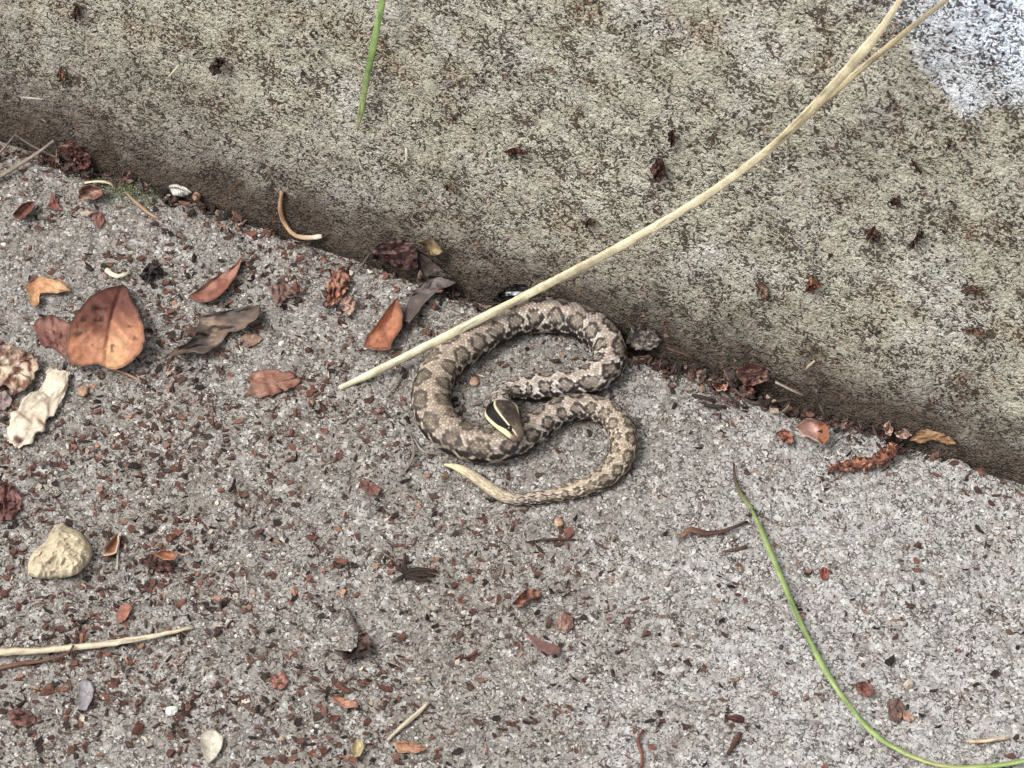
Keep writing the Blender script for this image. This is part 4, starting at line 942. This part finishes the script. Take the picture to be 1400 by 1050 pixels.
stalk('pine_needle', 'white upright sliver on the wall below the hanging grass blade', [(555, 202, 0.6, 'w'), (556, 215, 1, 'w'), (553, 226, 0.6, 'w')], [2.6, 4.0, 2.6], [(214, 208, 190), (196, 184, 158)], 'needle')
stalk('pine_needle', 'pale yellow sliver at the foot of the wall above the joint litter', [(1101, 506, 0.6, 'w'), (1107, 499, 1, 'w'), (1114, 493, 0.6, 'w')], [3, 4.4, 3], [(186, 172, 132), (170, 150, 108)], 'needle')

# ------------------------------------------------------------------ loose flakes: singly the larger ones, the rest as one heap
FL_COL = {'red': (104, 62, 46), 'brown': (92, 66, 52), 'dark': (52, 42, 38), 'orange': (154, 108, 80), 'pale': (188, 172, 150), 'wine': (82, 54, 50)}
def flakes(n, base, size, elong, seed, lift=0.2, nm=6):
    """n flakes of 2*nm+2 points at base (n,3), lying about flat; size (n) half length in metres"""
    r = np.random.default_rng(seed)
    a = 2 * np.pi * np.arange(nm) / nm
    rr = 0.45 + 0.72 * r.random((n, nm))
    x = np.cos(a)[None] * rr * size[:, None]; y = np.sin(a)[None] * rr * (size / elong)[:, None]
    rot = r.random(n) * 2 * np.pi
    cx = x * np.cos(rot)[:, None] - y * np.sin(rot)[:, None]; cy = x * np.sin(rot)[:, None] + y * np.cos(rot)[:, None]
    curl = (r.random(n) - 0.2) * 0.9
    zt = curl[:, None] * x ** 2 / size[:, None] + (r.random((n, nm)) - 0.4) * 0.45 * size[:, None]
    tilt = (r.random((n, 2)) - 0.5) * 0.7
    zt = zt + cx * tilt[:, :1] + cy * tilt[:, 1:]
    zt = zt - zt.min(1, keepdims=True) + lift * MM
    th = np.clip(size * 0.22, 0.00012, 0.0004)
    V = np.zeros((n, 2 * nm + 2, 3))
    V[:, :nm, 0] = cx; V[:, :nm, 1] = cy; V[:, :nm, 2] = zt
    V[:, nm:2 * nm] = V[:, :nm]; V[:, nm:2 * nm, 2] -= th[:, None]
    V[:, 2 * nm, 2] = zt.mean(1) + size * 0.10 * (r.random(n) - 0.2); V[:, 2 * nm + 1, 2] = V[:, 2 * nm, 2] - th
    V += base[:, None]
    t = []
    for k in range(nm):
        k2 = (k + 1) % nm
        t += [(k, k2, 2 * nm), (nm + k2, nm + k, 2 * nm + 1), (k, nm + k, k2), (k2, nm + k, nm + k2)]
    t = np.array(t)
    F = (t[None] + (np.arange(n) * (2 * nm + 2))[:, None, None]).reshape(-1, 3)
    return V, F, t

catkin()

def dens(px, py):
    """how thickly the litter lies: more on the left and along the joint, little on the right"""
    d = 0.20 + 0.80 * (1 - sstep(260, 980, px))
    d = d * (0.12 + 1.2 * sstep(0.45, 0.70, fbm(px / 95, py / 95, 300)) + 1.3 * sstep(0.52, 0.66, fbm(px / 26, py / 26, 330)))
    joint = py - (181 + px * 0.3336)
    d = d + 1.2 * np.exp(-(joint / 26) ** 2) * (joint > -6) * (0.4 + 0.9 * fbm(px / 45, py / 45, 310))
    for cx, cy, rx, ry, kk in ((15, 690, 45, 60, 1.3), (60, 985, 80, 60, 1.1), (260, 575, 120, 40, 0.8), (250, 620, 60, 40, 0.8), (215, 770, 60, 40, 0.8), (1030, 530, 60, 28, 1.8), (140, 600, 120, 60, 0.6), (70, 225, 60, 30, 0.5), (690, 800, 120, 60, 0.4)):
        d = d + kk * np.exp(-((px - cx) / rx) ** 2 - ((py - cy) / ry) ** 2)
    return d

def scatter(n, seed, x0=-0.14, x1=0.14, y0=-0.12, y1=0.12):
    r = np.random.default_rng(seed); out = []
    while sum(len(o) for o in out) < n:
        q = np.stack([r.uniform(x0, x1, 4 * n), r.uniform(y0, y1, 4 * n)], 1)
        p3 = np.c_[q, np.zeros(len(q))]
        px, py = proj(p3)
        keep = (r.random(len(q)) < dens(px, py) / 2.2) & (wall_dist(q[:, 0], q[:, 1]) > 0.0008)
        out.append(q[keep])
    q = np.vstack(out)[:n]
    return q

def pick_cols(n, seed, px=None):
    r = np.random.default_rng(seed)
    keys = list(FL_COL); pr = np.array([0.34, 0.26, 0.20, 0.06, 0.05, 0.09])
    k = r.choice(len(keys), n, p=pr / pr.sum())
    base = np.array([FL_COL[q] for q in keys], float)[k]
    return base * (0.75 + 0.5 * r.random(n))[:, None], [keys[i] for i in k]

def debris(n, smin, smax, seed, name, power=1.9):
    q = scatter(n, seed)
    r = np.random.default_rng(seed + 1)
    size = (smin + (smax - smin) * r.random(n) ** power) * PXM / 2
    el = 1.1 + 4.2 * r.random(n) ** 1.5
    base = np.c_[q, gz(q[:, 0], q[:, 1])]
    V, F, t = flakes(n, base, size, el, seed + 2, 0.12)
    c, _ = pick_cols(n, seed + 3)
    C = np.repeat(c, V.shape[1], 0)
    ob = link(name, mesh_np(name, V.reshape(-1, 3), F.ravel(), np.full(len(F), 3), lin(np.clip(C, 5, 245)), False), M_BARK)
    return tag(ob, kind='stuff', label='tiny brown and red plant crumbs strewn over the concrete', cat='litter')
debris(14500, 2.4, 16.0, 400, 'litter', 3.2)

def joint_litter(n, seed):
    r = np.random.default_rng(seed)
    ks = r.choice(7, n, p=[0.28, 0.20, 0.14, 0.08, 0.08, 0.12, 0.10])
    cx = np.array([1040, 930, 240, 640, 100, 1130, 700])[ks] + r.normal(size=n) * np.array([60, 45, 60, 45, 30, 70, 500])[ks]
    off = np.abs(r.normal(size=n)) * np.array([15, 14, 12, 12, 14, 12, 8])[ks]
    base = np.array([P(x, 181 + x * 0.3336 + o, 0) for x, o in zip(cx, off)])
    base = base[wall_dist(base[:, 0], base[:, 1]) > 0.0012]; n = len(base)
    size = (3 + 19 * r.random(n) ** 3) * PXM / 2
    base[:, 2] = gz(base[:, 0], base[:, 1]) + r.random(n) ** 2 * 0.0028
    V, F, t = flakes(n, base, size, 1.3 + 3.5 * r.random(n) ** 1.4, seed + 2, 0.15, 7)
    V[..., 2] += 0.0004 * r.random(n)[:, None]
    pal = np.array([(62, 50, 45), (88, 66, 56), (112, 76, 62), (140, 112, 96), (78, 70, 66), (160, 138, 120)], float)[r.choice(6, n, p=[0.40, 0.25, 0.14, 0.06, 0.10, 0.05])]
    C = np.repeat(pal * (0.8 + 0.4 * r.random((n, 1))), V.shape[1], 0)
    tag(link('joint_litter', mesh_np('joint_litter', V.reshape(-1, 3), F.ravel(), np.full(len(F), 3), lin(C), False), M_BARK), kind='stuff', label='dark plant bits and dirt gathered along the foot of the wall', cat='litter')
joint_litter(3000, 450)

def wall_crumbs(n, seed):
    r = np.random.default_rng(seed)
    cc = r.integers(0, 70, n); c0 = np.stack([r.uniform(0, 1400, 70), r.uniform(0, 560, 70)], 1)
    q = c0[cc] + r.normal(size=(n, 2)) * 16
    loose = r.random(n) < 0.45
    q[loose] = np.stack([r.uniform(-20, 1420, loose.sum()), r.uniform(-20, 600, loose.sum())], 1)
    q = q[q[:, 1] < 165 + q[:, 0] * 0.3336]; n = len(q)
    V, F, t = flakes(n, np.zeros((n, 3)), (2.6 + 6.5 * r.random(n) ** 2.6) * PXM / 2, 1.2 + 3 * r.random(n) ** 1.5, seed + 2, 0.15)
    o = np.array([W(a, b, 0.0003) for a, b in q])
    Vw = o[:, None] + V[..., :1] * WX + V[..., 1:2] * WU + V[..., 2:] * WN
    pal = np.array([(60, 44, 36), (92, 60, 48), (120, 82, 62), (46, 38, 34), (150, 122, 98)], float)[r.choice(5, n, p=[0.34, 0.26, 0.14, 0.2, 0.06])]
    C = np.repeat(pal * (0.8 + 0.4 * r.random((n, 1))), V.shape[1], 0)
    tag(link('wall_crumbs', mesh_np('wall_crumbs', Vw.reshape(-1, 3), F.ravel(), np.full(len(F), 3), lin(C), False), M_BARK), kind='stuff', label='tiny dark and rusty crumbs caught on the rough wall face', cat='litter')
wall_crumbs(3200, 470)

LANDMARKS = [((82, 752), 'the cream stone'), ((145, 445), 'the large oval leaf'), ((55, 560), 'the rolled cream leaf'), ((375, 525), 'the flat chestnut leaf'), ((525, 445), 'the orange cupped leaf'),
             ((290, 390), 'the slender boat leaf'), ((300, 445), 'the twisted grey leaf'), ((170, 255), 'the moss'), ((130, 885), 'the cream straw'), ((118, 950), 'the lilac petal'), ((290, 1020), 'the translucent petal'),
             ((235, 972), 'the white pebble'), ((485, 885), 'the hooked scrap'), ((560, 785), 'the spiky seed head'), ((742, 880), 'the purple sliver'), ((640, 655), "the snake's tail tip"), ((780, 670), "the snake's lower bend"),
             ((580, 540), "the snake's left loop"), ((870, 480), "the snake's right bend"), ((1180, 628), 'the brown catkin'), ((1110, 595), 'the pinkish cupped leaf'), ((1040, 535), 'the joint litter'), ((1065, 780), 'the green blade'),
             ((978, 727), 'the crooked twig'), ((1183, 945), 'the red triangular scrap'), ((555, 985), 'the straw splinter'), ((720, 815), 'the bow shaped scrap'), ((470, 530), "the long straw's tip"), ((105, 215), 'the wrinkled pod'),
             ((1275, 600), 'the tan leaf strip'), ((540, 350), 'the purple leaf at the wall'), ((460, 410), 'the crumpled red brown scrap'), ((65, 392), 'the pronged tan leaf'), ((150, 750), 'the pointed husk')]
used = set()
def flake_label(px, py, key, el):
    kind = {'red': 'red brown', 'brown': 'dull brown', 'dark': 'blackish', 'orange': 'orange', 'pale': 'pale tan', 'wine': 'wine red'}[key]
    shape = 'splinter' if el > 2.3 else 'flake' if el > 1.5 else 'chip'
    for (lx, ly), nm in sorted(LANDMARKS, key=lambda q: (q[0][0] - px) ** 2 + (q[0][1] - py) ** 2):
        dx, dy = px - lx, py - ly
        d = ('right of' if dx > 0 else 'left of') if abs(dx) > 1.8 * abs(dy) else ('below' if dy > 0 else 'above') if abs(dy) > 1.8 * abs(dx) else ('below and ' if dy > 0 else 'above and ') + ('right of' if dx > 0 else 'left of')
        for pre in ('small', 'loose'):
            t = f'{pre} {kind} {shape} {d} {nm}'
            if t not in used:
                used.add(t); return t
    return f'loose {kind} {shape} on the concrete'

def singles(n, seed):
    q = scatter(n * 3, seed)
    r = np.random.default_rng(seed + 1)
    px, py = proj(np.c_[q, np.zeros(len(q))])
    ok = (px > 8) & (px < 1392) & (py > 8) & (py < 1042)
    ok &= ~(((px - 715) / 175) ** 2 + ((py - 548) / 160) ** 2 < 1)
    ok &= ~(((px - 140) / 75) ** 2 + ((py - 450) / 75) ** 2 < 1) & ~(((px - 82) / 55) ** 2 + ((py - 752) / 45) ** 2 < 1) & ~(((px - 50) / 55) ** 2 + ((py - 555) / 70) ** 2 < 1)
    q, px, py = q[ok][:n], px[ok][:n], py[ok][:n]
    n = len(q)
    size = (11 + 13 * r.random(n) ** 2.4) * PXM / 2
    el = 1.2 + 3.6 * r.random(n) ** 1.4
    base = np.c_[q, gz(q[:, 0], q[:, 1])]
    V, F, t = flakes(n, np.zeros((n, 3)), size, el, seed + 2, 0.15, 8)
    c, keys = pick_cols(n, seed + 3)
    for i in range(n):
        cc = np.repeat(c[i:i + 1], V.shape[1], 0) * (0.8 + 0.4 * r.random((V.shape[1], 1)))
        m = mesh_np('bark_flake', V[i], t.ravel(), np.full(len(t), 3), lin(np.clip(cc, 5, 245)), False)
        nm = 'splinter' if el[i] > 2.3 else 'bark_flake'
        tag(link(nm, m, M_BARK, loc=base[i]), flake_label(px[i], py[i], keys[i], el[i]), 'flake', 'loose plant flakes strewn over the concrete')
singles(190, 520)

# ------------------------------------------------------------------ grit and moss
def grit(n, seed):
    r = np.random.default_rng(seed)
    q = np.stack([r.uniform(-0.14, 0.14, n), r.uniform(-0.12, 0.12, n)], 1)
    q = q[wall_dist(q[:, 0], q[:, 1]) > -0.001]
    n = len(q)
    size = (2.4 + 4.6 * r.random(n) ** 2.5) * PXM / 2
    t = (1 + 5 ** 0.5) / 2
    iv = np.array([(-1, t, 0), (1, t, 0), (-1, -t, 0), (1, -t, 0), (0, -1, t), (0, 1, t), (0, -1, -t), (0, 1, -t), (t, 0, -1), (t, 0, 1), (-t, 0, -1), (-t, 0, 1)]) / math.sqrt(1 + t * t)
    fi = np.array([(0, 11, 5), (0, 5, 1), (0, 1, 7), (0, 7, 10), (0, 10, 11), (1, 5, 9), (5, 11, 4), (11, 10, 2), (10, 7, 6), (7, 1, 8), (3, 9, 4), (3, 4, 2), (3, 2, 6), (3, 6, 8), (3, 8, 9), (4, 9, 5), (2, 4, 11), (6, 2, 10), (8, 6, 7), (9, 8, 1)])
    V = iv[None] * (0.7 + 0.55 * r.random((n, 12, 1)))
    st = np.stack([1 + 0.7 * r.random(n), np.ones(n), 0.7 + 0.4 * r.random(n)], 1)
    V = V * st[:, None] * size[:, None, None]
    a = r.random(n) * 6.283
    x = V[..., 0] * np.cos(a)[:, None] - V[..., 1] * np.sin(a)[:, None]; y = V[..., 0] * np.sin(a)[:, None] + V[..., 1] * np.cos(a)[:, None]
    V[..., 0] = x + q[:, :1]; V[..., 1] = y + q[:, 1:]
    V[..., 2] += (gz(q[:, 0], q[:, 1]) + size * (-0.15 + 0.4 * r.random(n)))[:, None]
    F = (fi[None] + (np.arange(n) * 12)[:, None, None]).reshape(-1, 3)
    pal = np.array([(150, 143, 134), (174, 168, 160), (206, 202, 196), (116, 108, 100), (66, 60, 56), (150, 124, 100), (128, 92, 72)], float)
    k = r.choice(7, n, p=[0.44, 0.26, 0.05, 0.14, 0.06, 0.03, 0.02])
    C = np.repeat(pal[k] * (0.85 + 0.3 * r.random((n, 1))), 12, 0)
    tag(link('grit', mesh_np('grit', V.reshape(-1, 3), F.ravel(), np.full(len(F), 3), lin(np.clip(C, 5, 245)), False), M_GRIT), kind='stuff', label='fine sand grains standing proud of the concrete floor', cat='grit')
grit(6500, 600)

def moss():
    r = np.random.default_rng(700); n = 1500
    px = 172 + 42 * r.normal(size=n) * 0.62; py = 258 + 17 * r.normal(size=n) * 0.7 + (px - 172) * 0.25
    base = np.array([P(a, b, 0) for a, b in zip(px, py)])
    base = base[wall_dist(base[:, 0], base[:, 1]) > 0.001]; n = len(base)
    base[:, 2] = gz(base[:, 0], base[:, 1])
    V, F, t = flakes(n, base, (1.5 + 2.6 * r.random(n)) * PXM / 2, np.full(n, 2.2), 701, 0.3, 5)
    V[..., 2] += (r.random(n) * 0.0007)[:, None]
    pal = np.array([(92, 106, 62), (120, 128, 80), (74, 86, 56), (150, 152, 112)], float)[r.choice(4, n)]
    C = np.repeat(pal, V.shape[1], 0)
    tag(link('moss', mesh_np('moss', V.reshape(-1, 3), F.ravel(), np.full(len(F), 3), lin(C), False), M_MOSS), kind='stuff', label='small patch of green moss at the joint in the upper left', cat='moss')
moss()
